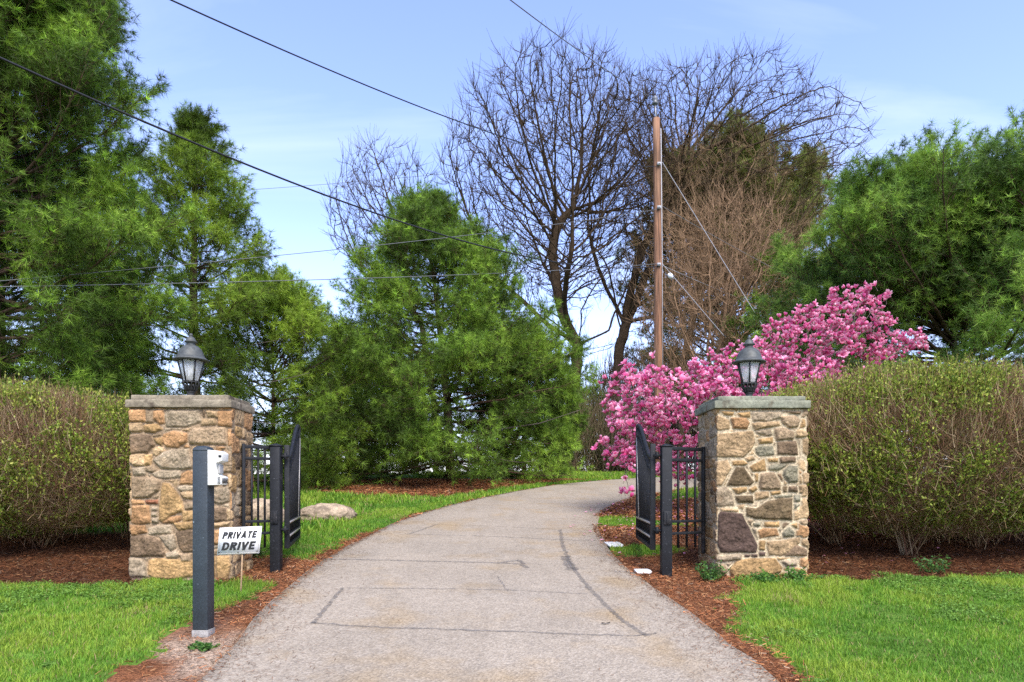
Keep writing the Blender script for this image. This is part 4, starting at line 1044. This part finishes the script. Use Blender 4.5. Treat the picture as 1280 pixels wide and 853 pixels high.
def tree_mesh(m, pos, par, rtip, expo, col, r, rmax=None):
    n = len(pos); rad = np.zeros(n); nk = np.zeros(n, int)
    for i in range(n - 1, 0, -1):
        if rad[i] == 0: rad[i] = rtip ** expo
        rad[par[i]] += rad[i]; nk[par[i]] += 1
    if rad[0] == 0: rad[0] = rtip ** expo
    rad = rad ** (1 / expo)
    if rmax: rad = np.minimum(rad, rmax)
    i = np.arange(1, n); p = par[1:]
    r0 = np.minimum(rad[p], rad[i] * 1.25); dirn = unit(pos[i] - pos[p])
    thick = rad[i] > rtip * 4
    for sel, ns in ((thick, 7), (~thick, 4)):
        if sel.any():
            P = np.stack([pos[p[sel]] - dirn[sel] * r0[sel][:, None] * .3, pos[i[sel]] + dirn[sel] * rad[i[sel]][:, None] * .3], 1)
            m.tubes(P, np.stack([r0[sel], rad[i[sel]]], 1), ns, col=col, cap=False)
    tips = np.where(nk == 0)[0]
    return rad, tips
def twigs(m, base, D, L0, L1, rad, r, col, curve=.5, npt=4):
    n = len(base); L = r.uniform(L0, L1, n)[:, None]
    us = np.linspace(0, 1, npt); side = unit(np.cross(D, r.normal(0, 1, D.shape)))
    P = np.stack([base + D * L * u + side * L * (u * u) * curve * .35 + np.array([0, 0, 1]) * L * u * u * curve * .5 + (r.normal(0, .02, (n, 3)) * L if 0 < u < 1 else 0) for u in us], 1)
    m.tubes(P, np.broadcast_to(rad * (1 - us * .6), (n, npt)), 3, col=col, cap=False)
    return P
M_bare = mat('bare_bark', attr=True, rough=.95, noise=[(6, .3, 4), (30, .25, 3)], spec=.1)
def blob(r, n, c, rad, lo=.25):
    v = unit(r.normal(0, 1, (n, 3))); return np.asarray(c) + v * (r.uniform(lo ** 3, 1, (n, 1)) ** (1 / 3)) * np.asarray(rad)
def bare_tree(label, x, y, trunk, lobes, seed, n=1700, step=.28, kill=.34, rtip=.0125, col=(.075, .06, .05), ntw=5, expo=2.15, rmax=None, name='bare_tree', hollow=.62, tw=(.35, 1.05), cat='tree'):
    r = np.random.default_rng(seed); z0 = float(gz(x, y))
    root = thing(name, label, 'tree', (x, y, z0), group='leafless trees behind the bend')
    tot = sum(l[2] for l in lobes)
    att = np.concatenate([blob(r, int(n * l[2] / tot), np.array(l[0]) - [x, y, z0], l[1], hollow) for l in lobes])
    tp = np.array(trunk) - [x, y, z0]; tp[0] = (0, 0, -.2)
    k = max(4, int(np.linalg.norm(np.diff(tp, axis=0), axis=1).sum() / step)); tt = np.linspace(0, len(tp) - 1, k)
    start = np.stack([np.interp(tt, np.arange(len(tp)), tp[:, q]) for q in range(3)], 1)
    pos, par = colonise(att, start, step, kill, np.array([0, 0, .12]), r)
    col = np.array(col); mt = MB(); mb = MB()
    rad, tips = tree_mesh(mb, pos, par, rtip, expo, col, r, rmax)
    mt.tubes(start, np.linspace(rad[0] * 1.15, rad[k - 1] * 1.02, k), 10, col=col)
    mt.build('trunk', M_bare, root, smooth=True)
    d_ = unit(pos[tips] - pos[par[tips]])
    for q in range(ntw):
        twigs(mb, pos[tips], jitter(d_ + np.array([0, 0, .35]), .30, r), tw[0], tw[1], rtip * .85, r, col)
    i = r.choice(np.arange(k, len(pos)), min(len(pos) - k, 4500)); d2 = unit(pos[i] - pos[par[i]])
    twigs(mb, pos[i], jitter(d2 * .4 + np.array([0, 0, .3]), .6, r), .3, .8, rtip * .8, r, col)
    mb.build('branches', M_bare, root, smooth=True)
def limb_tree(label, x, y, trunk, limbs, seed, col, env, n, lean=(0, 0), el=(.15, 1.35), step=.25, kill=.33, rtip=.0105, rmax=.22, lo=.3, ntw=4):
    """big limbs arch out of the fork, then finer branches fill the rounded crown"""
    r = np.random.default_rng(seed); z0 = float(gz(x, y)); col = np.array(col)
    root = thing('bare_tree', label, 'tree', (x, y, z0), group='leafless trees behind the bend')
    tp = np.array(trunk) - [x, y, z0]; tp[0] = (0, 0, -.2)
    kt = max(5, int(np.linalg.norm(np.diff(tp, axis=0), axis=1).sum() / step)); tt = np.linspace(0, len(tp) - 1, kt)
    sp_ = np.stack([np.interp(tt, np.arange(len(tp)), tp[:, q]) for q in range(3)], 1); sp_[1:] += np.cumsum(r.normal(0, .018, (kt - 1, 3)), 0) * [1, 1, 0]
    pos = list(sp_); par = list(range(-1, kt - 1))
    c_, q_ = np.array(env[0]) - [x, y, z0], np.array(env[1])
    for k in range(limbs):
        az = k * 2.4 + r.normal(0, .3); e = el[0] + (el[1] - el[0]) * ((k * .618 + .2) % 1)
        d_ = unit(np.array([math.cos(az) * math.cos(e) + lean[0], math.sin(az) * math.cos(e) * .8 + lean[1], math.sin(e)]))
        i0 = kt - 1 - int(r.uniform(0, .5) * min(kt - 2, 9)); p = sp_[i0]; last = i0
        o_ = (p - c_) / q_; d2 = d_ / q_; A2 = (d2 ** 2).sum(); B2 = (o_ * d2).sum(); C2 = (o_ ** 2).sum() - 1; disc = B2 * B2 - A2 * C2
        far_ = (-B2 + math.sqrt(disc)) / A2 if disc > 0 else 2.5
        L = max(1.5, far_) * r.uniform(.55, .85); bend = r.normal(0, .05, 3)
        for q in range(int(L / step)):
            d_ = unit(d_ + r.normal(0, .085, 3) + bend * .6 + np.array([0, 0, .02 if e < .9 else 0])); p = p + d_ * step
            pos.append(p); par.append(last); last = len(pos) - 1
    v = unit(r.normal(0, 1, (n, 3))); rad_ = r.uniform(lo ** 3, 1, (n, 1)) ** (1 / 3) * (1 + .16 * fnoise(v * 2.2, seed, 3)[:, None])
    att = c_ + v * rad_ * q_
    pos, par = colonise(att, np.array(pos), step, kill, np.array([0, 0, .06]), r, par=par, hub=sp_[-1] - [0, 0, .8])
    mt = MB(); mb = MB()
    rad, tips = tree_mesh(mb, pos, par, rtip, 2.2, col, r, rmax)
    mt.tubes(sp_, np.linspace(rad[0] * 1.2, rad[kt - 1] * 1.02, kt), 10, col=col); mt.build('trunk', M_bare, root, smooth=True)
    d_ = unit(pos[tips] - pos[par[tips]])
    for q in range(ntw): twigs(mb, pos[tips], jitter(d_ + np.array([0, 0, .25]), .28, r), .3, .9, rtip * .8, r, col, .5)
    i = r.choice(np.arange(kt, len(pos)), min(len(pos) - kt, 4500)); d2 = unit(pos[i] - pos[par[i]])
    twigs(mb, pos[i], jitter(d2 * .6 + np.array([0, 0, .4]), .5, r), .25, .7, rtip * .75, r, col, .6)
    mb.build('branches', M_bare, root, smooth=True)
Y1, Y2, Y3 = 27.0, 29.0, 35.0
p3 = lambda px, py, Y_, dy_=0: at(px, py, Y_) + np.array([0, dy_, 0])
limb_tree('wide bare tree whose dark trunk stands left of the magnolia', *p3(708, 0, Y1)[:2], [p3(708, 600, Y1), p3(706, 540, Y1), p3(714, 500, Y1), p3(721, 455, Y1), p3(722, 430, Y1)], 12, 61, (.050, .034, .020), (p3(698, 232, Y1), (4.8, 4.2, 4.9)), 4500, lean=(-.15, 0), el=(.1, 1.4))
limb_tree('broad bare tree rising behind the utility pole with long right limbs', *p3(775, 0, Y2)[:2], [p3(775, 590, Y2), p3(772, 540, Y2), p3(768, 490, Y2), p3(775, 430, Y2), p3(785, 400, Y2)], 14, 62, (.060, .042, .026), (p3(888, 222, Y2), (6.1, 4.4, 4.7)), 4600, lean=(.3, 0), el=(.1, 1.35))
limb_tree('smaller fine twigged bare tree between two pines', *p3(545, 0, Y3)[:2], [p3(545, 600, Y3), p3(540, 500, Y3), p3(522, 400, Y3)], 10, 63, (.055, .040, .028), (p3(480, 268, Y3), (3.1, 2.6, 3.5)), 1700, lean=(-.35, 0), el=(.2, 1.3), rmax=.15, step=.28, kill=.36)
TWC = (.235, .150, .088)
bare_tree('reddish brown fine twigged small tree behind the right lamp', *p3(880, 0, 24.5)[:2], [p3(880, 585, 24.5), p3(882, 540, 24.5), p3(885, 510, 24.5)],
          [(p3(875, 400, 24.5), (2.4, 1.8, 1.9), 4), (p3(930, 370, 24.5), (1.9, 1.6, 1.9), 3.5), (p3(905, 305, 24.5), (2.3, 1.6, 1.6), 3.5), (p3(965, 440, 24.5), (1.6, 1.4, 1.2), 2), (p3(850, 470, 24.5), (1.5, 1.3, 1.0), 2)], 24, n=4200, step=.2, kill=.25, rtip=.0085, rmax=.10, col=TWC, ntw=6, hollow=.3, tw=(.3, .9))
bare_tree('taller reddish brown tree tangled with the olive conifer', *p3(850, 0, 27.0)[:2], [p3(850, 590, 27), p3(852, 540, 27), p3(850, 490, 27), p3(856, 440, 27)],
          [(p3(850, 330, 27), (2.2, 1.8, 2.2), 3), (p3(905, 240, 27), (2.6, 1.8, 1.9), 3.5), (p3(850, 225, 27), (1.7, 1.6, 1.7), 2.5), (p3(970, 320, 27), (1.8, 1.6, 2.0), 3)], 25, n=1600, step=.22, kill=.29, rtip=.0095, rmax=.12, col=(.21, .14, .08), ntw=5, hollow=.3, tw=(.3, 1.0))
# ---- brush: many stems arching out of a crown base
M_twig = mat('brush_twigs', attr=True, rough=.9, spec=.15)
M_leaf = mat('hedge_leaf', attr=True, rough=.55, transl=.3, spec=.3)
def brush(name, label, cat, x, y, half, h, seed, ntw, tl, rad, pal, nleaf=0, leafpal=None, lsize=.02, power=2.6, z_lift=.1, nst=120, rs=.009, basespread=.6, group=None, skin=0.0, wild=.42, upb=.9):
    r = np.random.default_rng(seed); z0 = float(gz(x, y)); root = thing(name, label, cat, (x, y, z0), group=group)
    pal = np.array(pal, float)
    # points inside a superellipsoid dome
    def pts(n, lo):
        v = unit(r.normal(0, 1, (n, 3))); v[:, 2] = v[:, 2]
        k = (np.abs(v) ** power).sum(1, keepdims=True) ** (-1 / power)
        v = v * k * (r.uniform(lo ** 3, 1, (n, 1)) ** (1 / 3))
        lump = 1 + .06 * fnoise(v * 2.5, seed, 2)[:, None]
        return v * lump * np.array([half[0], half[1], (h - z_lift) / 2]) + np.array([0, 0, z_lift + (h - z_lift) / 2])
    nbase = max(4, int(half[0] * 3)); bases = np.stack([r.uniform(-1, 1, nbase) * half[0] * basespread, r.uniform(-1, 1, nbase) * half[1] * basespread, np.zeros(nbase)], 1)
    m = MB()
    e = pts(nst, .45); b = bases[np.argmin(np.linalg.norm((e[:, None] - bases[None])[..., :2], axis=2) + r.uniform(0, .6, (nst, nbase)), 1)] + r.normal(0, .06, (nst, 3)) * [1, 1, 0]
    us = np.linspace(0, 1, 8)
    mid = b + (e - b) * .5 + np.array([0, 0, 1]) * np.linalg.norm((e - b)[:, :2], axis=1)[:, None] * .22 + r.normal(0, .05, (nst, 3))
    P = np.stack([b * (1 - u) ** 2 + mid * 2 * u * (1 - u) + e * u * u for u in us], 1) + r.normal(0, .014, (nst, 8, 3)); P[:, 0, 2] = -.05
    m.tubes(P, rs * (1 - us * .72)[None] * r.uniform(.6, 1.3, (nst, 1)), 5, col=pal[r.integers(len(pal), size=nst)] * .9, cap=False)
    o = pts(ntw, .30)
    if skin:
        k_ = int(ntw * skin); o[:k_] = pts(k_, .86) * np.array([.985, .985, .985])
    nb_ = bases[np.argmin(np.linalg.norm((o[:, None] - bases[None])[..., :2], axis=2), 1)]
    D = unit(unit(o - nb_) * .9 + np.array([0, 0, upb]) * np.clip(o[:, 2:] / h, .0, 1) + r.normal(0, wild, o.shape))
    if skin:
        nv_ = unit((o[:k_] - [0, 0, z_lift + (h - z_lift) / 2]) / np.array([half[0], half[1], h / 2]) ** 2)
        D[:k_] = unit(nv_ * .9 + np.array([0, 0, .45]) + r.normal(0, .5, nv_.shape))
    start = o - D * (tl[0] + tl[1]) / 2 * .8
    start[:, 2] = np.maximum(start[:, 2], .03)
    tcol = pal[r.integers(len(pal), size=ntw)] * r.uniform(.7, 1.3, (ntw, 1))
    TW = twigs(m, start, D, tl[0], tl[1], rad, r, tcol, .45, 4)
    m.build('twigs', M_twig, root)
    if nleaf:
        wq = np.linalg.norm((o - [0, 0, h / 2]) / np.array([half[0], half[1], h / 2]), axis=1) ** 2; wq = wq * np.clip(.25 + 1.8 * fnoise(o * 2.2, seed, 3), .02, 2) * np.exp(r.normal(0, .9, ntw)); k = r.choice(ntw, nleaf, p=wq / wq.sum()); u = r.uniform(.35, 1.0, nleaf)
        Pq = TW[k]; c = np.stack([np.array([np.interp(0, [0], [0])]) for _ in range(0)]) if False else None
        a_ = u * 3; i0 = np.minimum(a_.astype(int), 2); fr = (a_ - i0)[:, None]
        P0 = Pq[np.arange(nleaf), i0] * (1 - fr) + Pq[np.arange(nleaf), i0 + 1] * fr
        d_ = jitter(np.array([[0, 0, .7]]) + D[k], .7, r); s_ = unit(np.cross(d_, r.normal(0, 1, d_.shape)))
        L_ = lsize * r.uniform(.6, 1.5, (nleaf, 1)); nrm = np.cross(d_, s_)
        v = np.stack([P0, P0 + d_ * L_ * .5 + s_ * L_ * .26 + nrm * L_ * .08, P0 + d_ * L_, P0 + d_ * L_ * .5 - s_ * L_ * .26 + nrm * L_ * .08], 1).reshape(-1, 3)
        lp = np.array(leafpal); lc = lp[r.integers(len(lp), size=nleaf)] * r.uniform(.75, 1.3, (nleaf, 1))
        MB().add(v, np.arange(nleaf)[:, None] * 4 + np.arange(4)[None], np.repeat(lc, 4, 0)).build('leaves', M_leaf, root)
HT = [(.19, .115, .058), (.25, .17, .085), (.12, .066, .038), (.35, .26, .155), (.17, .085, .048)]
HL = [(.19, .26, .028), (.26, .32, .038), (.12, .19, .022), (.33, .34, .06)]
brush('hedge', 'rounded clipped shrub hedge left of the left pillar with bare lower twigs', 'hedge', -6.35, 8.25, (2.72, 1.3), 1.98, 31, 52000, (.10, .26), .0024, HT, 230000, HL, .029, group='clipped twiggy hedges', wild=.7, z_lift=.15, skin=.55, nst=110, rs=.007, power=2.1)
brush('hedge', 'large domed shrub hedge right of the right pillar, brown twigs and yellow green tips', 'hedge', 5.15, 8.3, (2.6, 1.62), 2.2, 32, 64000, (.10, .26), .0024, HT, 250000, HL, .027, group='clipped twiggy hedges', wild=.7, z_lift=.15, skin=.55, nst=140, rs=.007, power=2.1)
BT = [(.20, .125, .075), (.26, .17, .10), (.14, .09, .06), (.22, .12, .07), (.13, .10, .05)]
brush('bare_shrub', 'low dull brown shrub at the bend below the bare tree trunk', 'shrub', 3.6, 26.0, (2.3, 1.4), 3.0, 35, 3200, (.5, 1.0), .008, [(.13, .095, .06), (.17, .12, .075), (.10, .085, .045)], 5000, [(.07, .09, .025), (.10, .10, .035)], .07, nst=80, rs=.02)
brush('bare_shrub', 'wide brown scrub beyond the drive seen under the magnolia', 'shrub', 9.8, 30.5, (4.2, 1.5), 4.2, 37, 5200, (.5, 1.2), .010, [(.16, .115, .07), (.21, .15, .09), (.12, .10, .05)], 5000, [(.10, .13, .035), (.14, .14, .05)], .08, nst=100, rs=.025)
brush('bare_shrub', 'dense brown scrub behind the magnolia left of the pole', 'shrub', 5.4, 29.5, (2.6, 1.4), 5.5, 36, 3600, (.6, 1.3), .009, [(.12, .085, .055), (.16, .11, .07), (.09, .07, .045)], nst=90, rs=.03)

# ---- magnolia in bloom
def magnolia(x, y):
    r = np.random.default_rng(41); z0 = float(gz(x, y)); root = thing('magnolia_tree', 'magnolia tree covered in pink blossom behind the right pillar', 'magnolia', (x, y, z0))
    Ym = y
    L_ = [(at(800, 505, Ym - .8), (.62, .9, .62), 6), (at(860, 510, Ym - .6), (.95, 1.0, .75), 8), (at(780, 560, Ym - .9), (.42, .7, .34), 2.2), (at(935, 485, Ym), (.95, 1.1, .65), 7), (at(1010, 430, Ym + .3), (.85, 1, .72), 7), (at(1065, 396, Ym + .5), (.66, .8, .56), 4.5), (at(1112, 434, Ym + .5), (.70, .8, .26), 2.4),
          (at(850, 585, Ym - .3), (.5, .6, .3), 2), (at(1000, 500, Ym), (1.1, 1, .7), 5), (at(930, 452, Ym), (.55, .8, .40), 3), (at(786, 618, Ym - 1.2), (.12, .2, .12), .25)]
    tot = sum(l[2] for l in L_)
    att = np.concatenate([blob(r, int(2300 * l[2] / tot), l[0] - np.array([x, y, z0]), l[1], .5) for l in L_])
    start = np.array([[0, 0, -.1], [.02, 0, .2], [0, -.03, .45], [.03, 0, .65]])
    pos, par = colonise(att, start, .15, .19, np.array([0, 0, .05]), r)
    mb = MB(); mt = MB(); col = np.array([.155, .125, .105])
    rad, tips = tree_mesh(mb, pos, par, .0045, 2.2, col, r, .07)
    mt.tubes(start, np.linspace(.10, .07, 4), 9, col=col); mt.build('trunk', M_bare, root, smooth=True)
    extra = r.choice(np.arange(5, len(pos)), 3200)
    at_ = np.concatenate([pos[tips], pos[tips] + r.normal(0, .09, (len(tips), 3)), pos[extra] + r.normal(0, .06, (3200, 3))])
    d_ = np.concatenate([unit(pos[tips] - pos[par[tips]])] * 2 + [unit(pos[extra] - pos[par[extra]])])
    ax = jitter(d_ * .45 + np.array([0, 0, .75]), .35, r)
    tw0 = at_ - ax * .10; twigs(mb, tw0, ax, .09, .12, .0035, r, col, .1)
    mb.build('branches', M_bare, root, smooth=True)
    n = len(at_); m = MB(); u_ = unit(np.cross(ax, r.normal(0, 1, ax.shape))); w_ = np.cross(ax, u_)
    S = r.uniform(.042, .082, n); op = np.clip(r.normal(.7, .38, n), .08, 1.4)
    hue = r.uniform(0, 1, (n, 1)) ** .75
    base = np.array([.50, .012, .12]) * (1 - hue) + np.array([.70, .07, .26]) * hue
    tipc = np.array([.70, .10, .35]) * (1 - hue) + np.array([.92, .60, .71]) * hue
    for k in range(7):
        a = k * 2 * math.pi / 7 * 1.0 + r.uniform(0, .5, n) + (k % 2) * .2
        rd = u_ * np.cos(a)[:, None] + w_ * np.sin(a)[:, None]; tg_ = -u_ * np.sin(a)[:, None] + w_ * np.cos(a)[:, None]
        o_ = (op * r.uniform(.6, 1.3, n))[:, None]; s = (S * r.uniform(.8, 1.15, n))[:, None]
        rows = []
        for (f, wd) in ((0, .10), (.35, .26), (.72, .30), (1.0, .10)):
            cc = at_ + ax * s * (f * (1 - .22 * o_ * f)) + rd * s * (.10 + .75 * o_ * f * f + .18 * math.sin(f * 3.0))
            rows += [cc - tg_ * s * wd, cc + tg_ * s * wd]
        v = np.stack(rows, 1).reshape(-1, 3); b = np.arange(n)[:, None] * 8
        f4 = np.concatenate([b + np.array([[0, 1, 3, 2]]), b + np.array([[2, 3, 5, 4]]), b + np.array([[4, 5, 7, 6]])])
        c = np.stack([base, base, base * .7 + tipc * .3, base * .7 + tipc * .3, base * .25 + tipc * .75, base * .25 + tipc * .75, tipc, tipc], 1).reshape(-1, 3)
        m.add(v, f4, c)
    m.build('blossoms', mat('magnolia_petals', attr=True, rough=.55, transl=.35, spec=.25), root, smooth=True)
    # a few opening leaf buds
    k = r.choice(len(pos), 900); lb = pos[k] + r.normal(0, .03, (900, 3)); D = jitter(np.tile([0, 0, 1.], (900, 1)), .6, r); s = unit(np.cross(D, r.normal(0, 1, D.shape))); L = r.uniform(.02, .045, (900, 1))
    v = np.stack([lb, lb + D * L * .5 + s * L * .25, lb + D * L, lb + D * L * .5 - s * L * .25], 1).reshape(-1, 3)
    MB().add(v, np.arange(900)[:, None] * 4 + np.arange(4)[None], np.tile([.14, .19, .04], (3600, 1))).build('leaf_buds', M_leaf, root)
    print('blossoms', n)
magnolia(4.05, 12.0)
r = np.random.default_rng(43); n = 900
x = 3.2 + r.normal(0, 1.3, n); y = 10.8 + r.normal(0, 1.5, n); k = (x > rx(y) - .4) & (y > 7.2); x, y = x[k], y[k]; n = len(x)
a = r.uniform(0, 6.28, n); sz = r.uniform(.015, .035, n)[:, None]; d1 = np.stack([np.cos(a), np.sin(a), r.normal(0, .2, n)], 1) * sz; d2 = np.stack([-np.sin(a), np.cos(a), r.normal(0, .3, n)], 1) * sz * .5
p = np.stack([x, y, gz(x, y) + .045], 1)
tag(MB().add(np.stack([p - d1, p + d2, p + d1, p - d2], 1).reshape(-1, 3), np.arange(n)[:, None] * 4 + np.arange(4)[None], np.repeat(np.array([.70, .30, .42]) * r.uniform(.6, 1.2, (n, 1)), 4, 0)).build('fallen_petals', M_leaf), 'pink petals scattered on the mulch below the magnolia', 'petals', kind='stuff')

# ---- weeds at the pillar feet
def weed(label, px, py, n, rad, h, seed, ls=.03, col=((.06, .15, .03), (.10, .21, .035), (.045, .12, .03))):
    r = np.random.default_rng(seed); x, y = gp(px, py); z0 = float(ground_z(np.array([x]), np.array([y]))[0])
    root = thing('weed_plant', label, 'weed', (x, y, z0), group='weeds at the pillar feet')
    b = np.stack([r.normal(0, rad * .3, n), r.normal(0, rad * .3, n), 0 * np.arange(n)], 1); D = unit(np.concatenate([r.normal(0, 1, (n, 2)) * rad * 2.2, np.full((n, 1), h * 2)], 1))
    m = MB(); TW = twigs(m, b, D, h * .6, h * 1.15, .003, r, np.array([.09, .13, .035]), .4, 4); m.build('stems', M_leaf, root)
    k = np.repeat(np.arange(n), 14); nl = len(k); u = r.uniform(.15, 1, nl) * 3; i0 = np.minimum(u.astype(int), 2); fr = (u - i0)[:, None]
    P0 = TW[k, i0] * (1 - fr) + TW[k, i0 + 1] * fr; d_ = jitter(D[k] * .3, .8, r); d_[:, 2] = np.abs(d_[:, 2]) * .6; s_ = unit(np.cross(d_, r.normal(0, 1, d_.shape))); L = ls * r.uniform(.6, 1.3, (nl, 1))
    v = np.stack([P0, P0 + d_ * L * .5 + s_ * L * .32, P0 + d_ * L, P0 + d_ * L * .5 - s_ * L * .32], 1).reshape(-1, 3)
    lp = np.array(col); MB().add(v, np.arange(nl)[:, None] * 4 + np.arange(4)[None], np.repeat(lp[r.integers(3, size=nl)], 4, 0)).build('leaves', M_leaf, root)
weed('grey green weed clump at the left foot of the right pillar', 887, 727, 42, .13, .17, 51)
weed('leafy weed tuft at the middle foot of the right pillar', 957, 729, 40, .17, .12, 52, col=((.08, .2, .03), (.13, .26, .035), (.06, .16, .03)))
weed('leafy weed tuft at the right foot of the right pillar', 996, 727, 34, .15, .12, 53, col=((.08, .2, .03), (.13, .26, .035), (.06, .16, .03)))
weed('upright green weed growing through mulch under the right hedge', 1165, 716, 26, .16, .20, 54)
weed('leafy weed behind the sign stake at the left pillar', 318, 697, 30, .15, .16, 55, col=((.07, .15, .03), (.11, .2, .04), (.16, .18, .06)))
weed('low broad weed patch on bare soil before the call post', 252, 812, 30, .10, .05, 56, .025)

# ------------------------------------------------------------------ utility pole and wires
YP = 23.0
PB = at(822.5, 600, YP); zb = float(gz(0, YP)); ztop = at(820, 117, YP)[2]
root = thing('utility_pole', 'weathered reddish brown wooden utility pole behind the magnolia', 'utility pole', (PB[0], YP, zb))
M_pole = bpy.data.materials.new('weathered_pole'); M_pole.use_nodes = True
t_ = M_pole.node_tree; p_ = t_.nodes['Principled BSDF']; p_.inputs['Roughness'].default_value = .9
tcn = t_.nodes.new('ShaderNodeTexCoord'); rg = t_.nodes.new('ShaderNodeRGB'); rg.outputs[0].default_value = (.20, .098, .053, 1)
s_ = mul(t_, rg.outputs[0], tcn, 1.0, .55, 1.35, sv=(9, 9, .8)); s_ = mul(t_, s_, tcn, 1.0, .55, 1.35, sv=(34, 34, 1.2)); s_ = mul(t_, s_, tcn, 1.0, 0, .8, (.35, .3, .28), 5, .58, .66, sv=(22, 22, .9)); s_ = mul(t_, s_, tcn, 1.0, 0, .8, (1.0, 1.12, 1.2), 4, .48, .62, sv=(6, 6, .5))
t_.links.new(s_, p_.inputs['Base Color'])
hp = ztop - zb - .85
us = np.linspace(0, 1, 12)
MB().tubes(np.stack([-.06 * us + .03 * np.sin(us * 3), 0 * us, -.3 + us * (hp + .3)], 1), (.150 - us * .03), 16).build('pole_shaft', M_pole, root, smooth=True)
M_hw = mat('grey_hardware', (.33, .33, .34), .5, noise=(20, .2, 3)); M_ins = mat('insulator', (.13, .14, .16), .3)
m = MB().tubes(np.array([[-.06, 0, hp - .1], [-.10, 0, hp + .5]]), np.full(2, .022), 8); m.build('top_pin', M_hw, root)
MB().lathe([(.03, hp + .46), (.09, hp + .48), (.11, hp + .54), (.06, hp + .57), (.10, hp + .63), (.09, hp + .70), (.05, hp + .76), (0, hp + .78)], c=(-.10, 0, 0), n=14).build('insulator', M_ins, root, smooth=True)
MB().tubes(np.array([[.16, -.03, hp * .15], [.13, -.05, hp * .6], [.09, -.04, hp * .97]]), np.full(3, .016), 6).build('conduit', M_hw, root)
for zz in (at(0, 208, YP)[2], at(0, 262, YP)[2], at(0, 333, YP)[2]): MB().box(-.06, .06, -.2, -.14, zz - zb - .05, zz - zb + .05).tubes(np.array([[0, -.24, zz - zb], [0, .2, zz - zb]]), np.full(2, .02), 6).build('wire_clamp', M_hw, root)
M_wire = mat('black_cable', (.018, .018, .02), .6); M_guy = mat('galvanised_guy', (.27, .28, .30), .5); M_gw = mat('grey_wire', (.12, .125, .13), .6)
def wire(name, label, cat, p0, p1, rad, m_, sag=.0, group=None, r2=None):
    us = np.linspace(0, 1, 40)[:, None]; P = p0 * (1 - us) + p1 * us; P[:, 2] -= (4 * us * (1 - us))[:, 0] * sag
    org = np.array(p0)
    o = MB().tubes(P - org, np.linspace(rad, r2 or rad, 40), 6).build(name, m_, smooth=True); o.location = org
    tag(o, label, cat, group)
G = 'overhead lines'
pole = lambda py, dx_=0: at(822 + dx_, py, YP - .15)
def ext(pa, pb, k):  # carry a line on past the first point
    return pa + (pa - pb) * k
A = at(0, 40, 7.2); B = pole(333); wire('power_cable', 'thick black cable sagging from upper left down to the pole', 'cable', A + (A - B) * .12 + A_([0, 0, .10]), B, .0125, M_wire, .95, G, .016)
A = at(270, 0, 7.0); B = pole(208); wire('power_cable', 'thin dark wire slanting from the top left towards the pole', 'cable', A + (A - B) * .12, B, .0075, M_wire, .55, G, .011)
A = at(645, 0, 8.5); B = pole(124, -3); wire('power_cable', 'short thin wire running from the top edge to the pole top', 'cable', A + (A - B) * .15, B, .007, M_gw, .12, G, .009)
wire('power_cable', 'pale wire crossing the middle pine to the pole foot clamp', 'cable', ext(at(190, 349, 10.8), pole(330), .25), pole(330), .006, M_gw, .12, G, .010)
wire('power_cable', 'upper pale wire crossing behind the second pine', 'cable', ext(at(190, 327, 10.9), pole(262), .25), pole(262), .005, M_gw, .15, G, .009)
wire('power_cable', 'highest faint wire behind the second pine and small bare tree', 'cable', at(150, 247, 33), at(560, 217, 36), .010, M_gw, .1, G)
gy_ = at(992, 470, 21.0)
wire('guy_wire', 'long pale guy wire falling from the pole towards the right lamp', 'guy wire', pole(203, 6), gy_, .010, M_guy, .0, 'guy wires of the pole')
wire('guy_wire', 'lower pale guy wire leaving the pole at the white clamp', 'guy wire', pole(330, 6), at(905, 420, 21.5), .009, M_guy, 0, 'guy wires of the pole')
wire('power_cable', 'pale service wire running right from the white clamp', 'cable', pole(332, 6), at(1050, 418, 27), .008, M_guy, .12, G)
wire('power_cable', 'faint wire sloping right across the olive conifer', 'cable', pole(258, 6), at(1120, 410, 24), .008, M_gw, .15, G)
c = at(838, 345, YP - .25)
o = MB().lathe([(.0, -.11), (.06, -.09), (.085, 0), (.06, .09), (0, .11)], n=14).build('guy_insulator', mat('white_porcelain', (.8, .8, .8), .3), smooth=True); o.location = c; o.rotation_euler = (0, R(-35), 0)
tag(o, 'white insulator knob on the lower guy wire beside the pole', 'insulator')
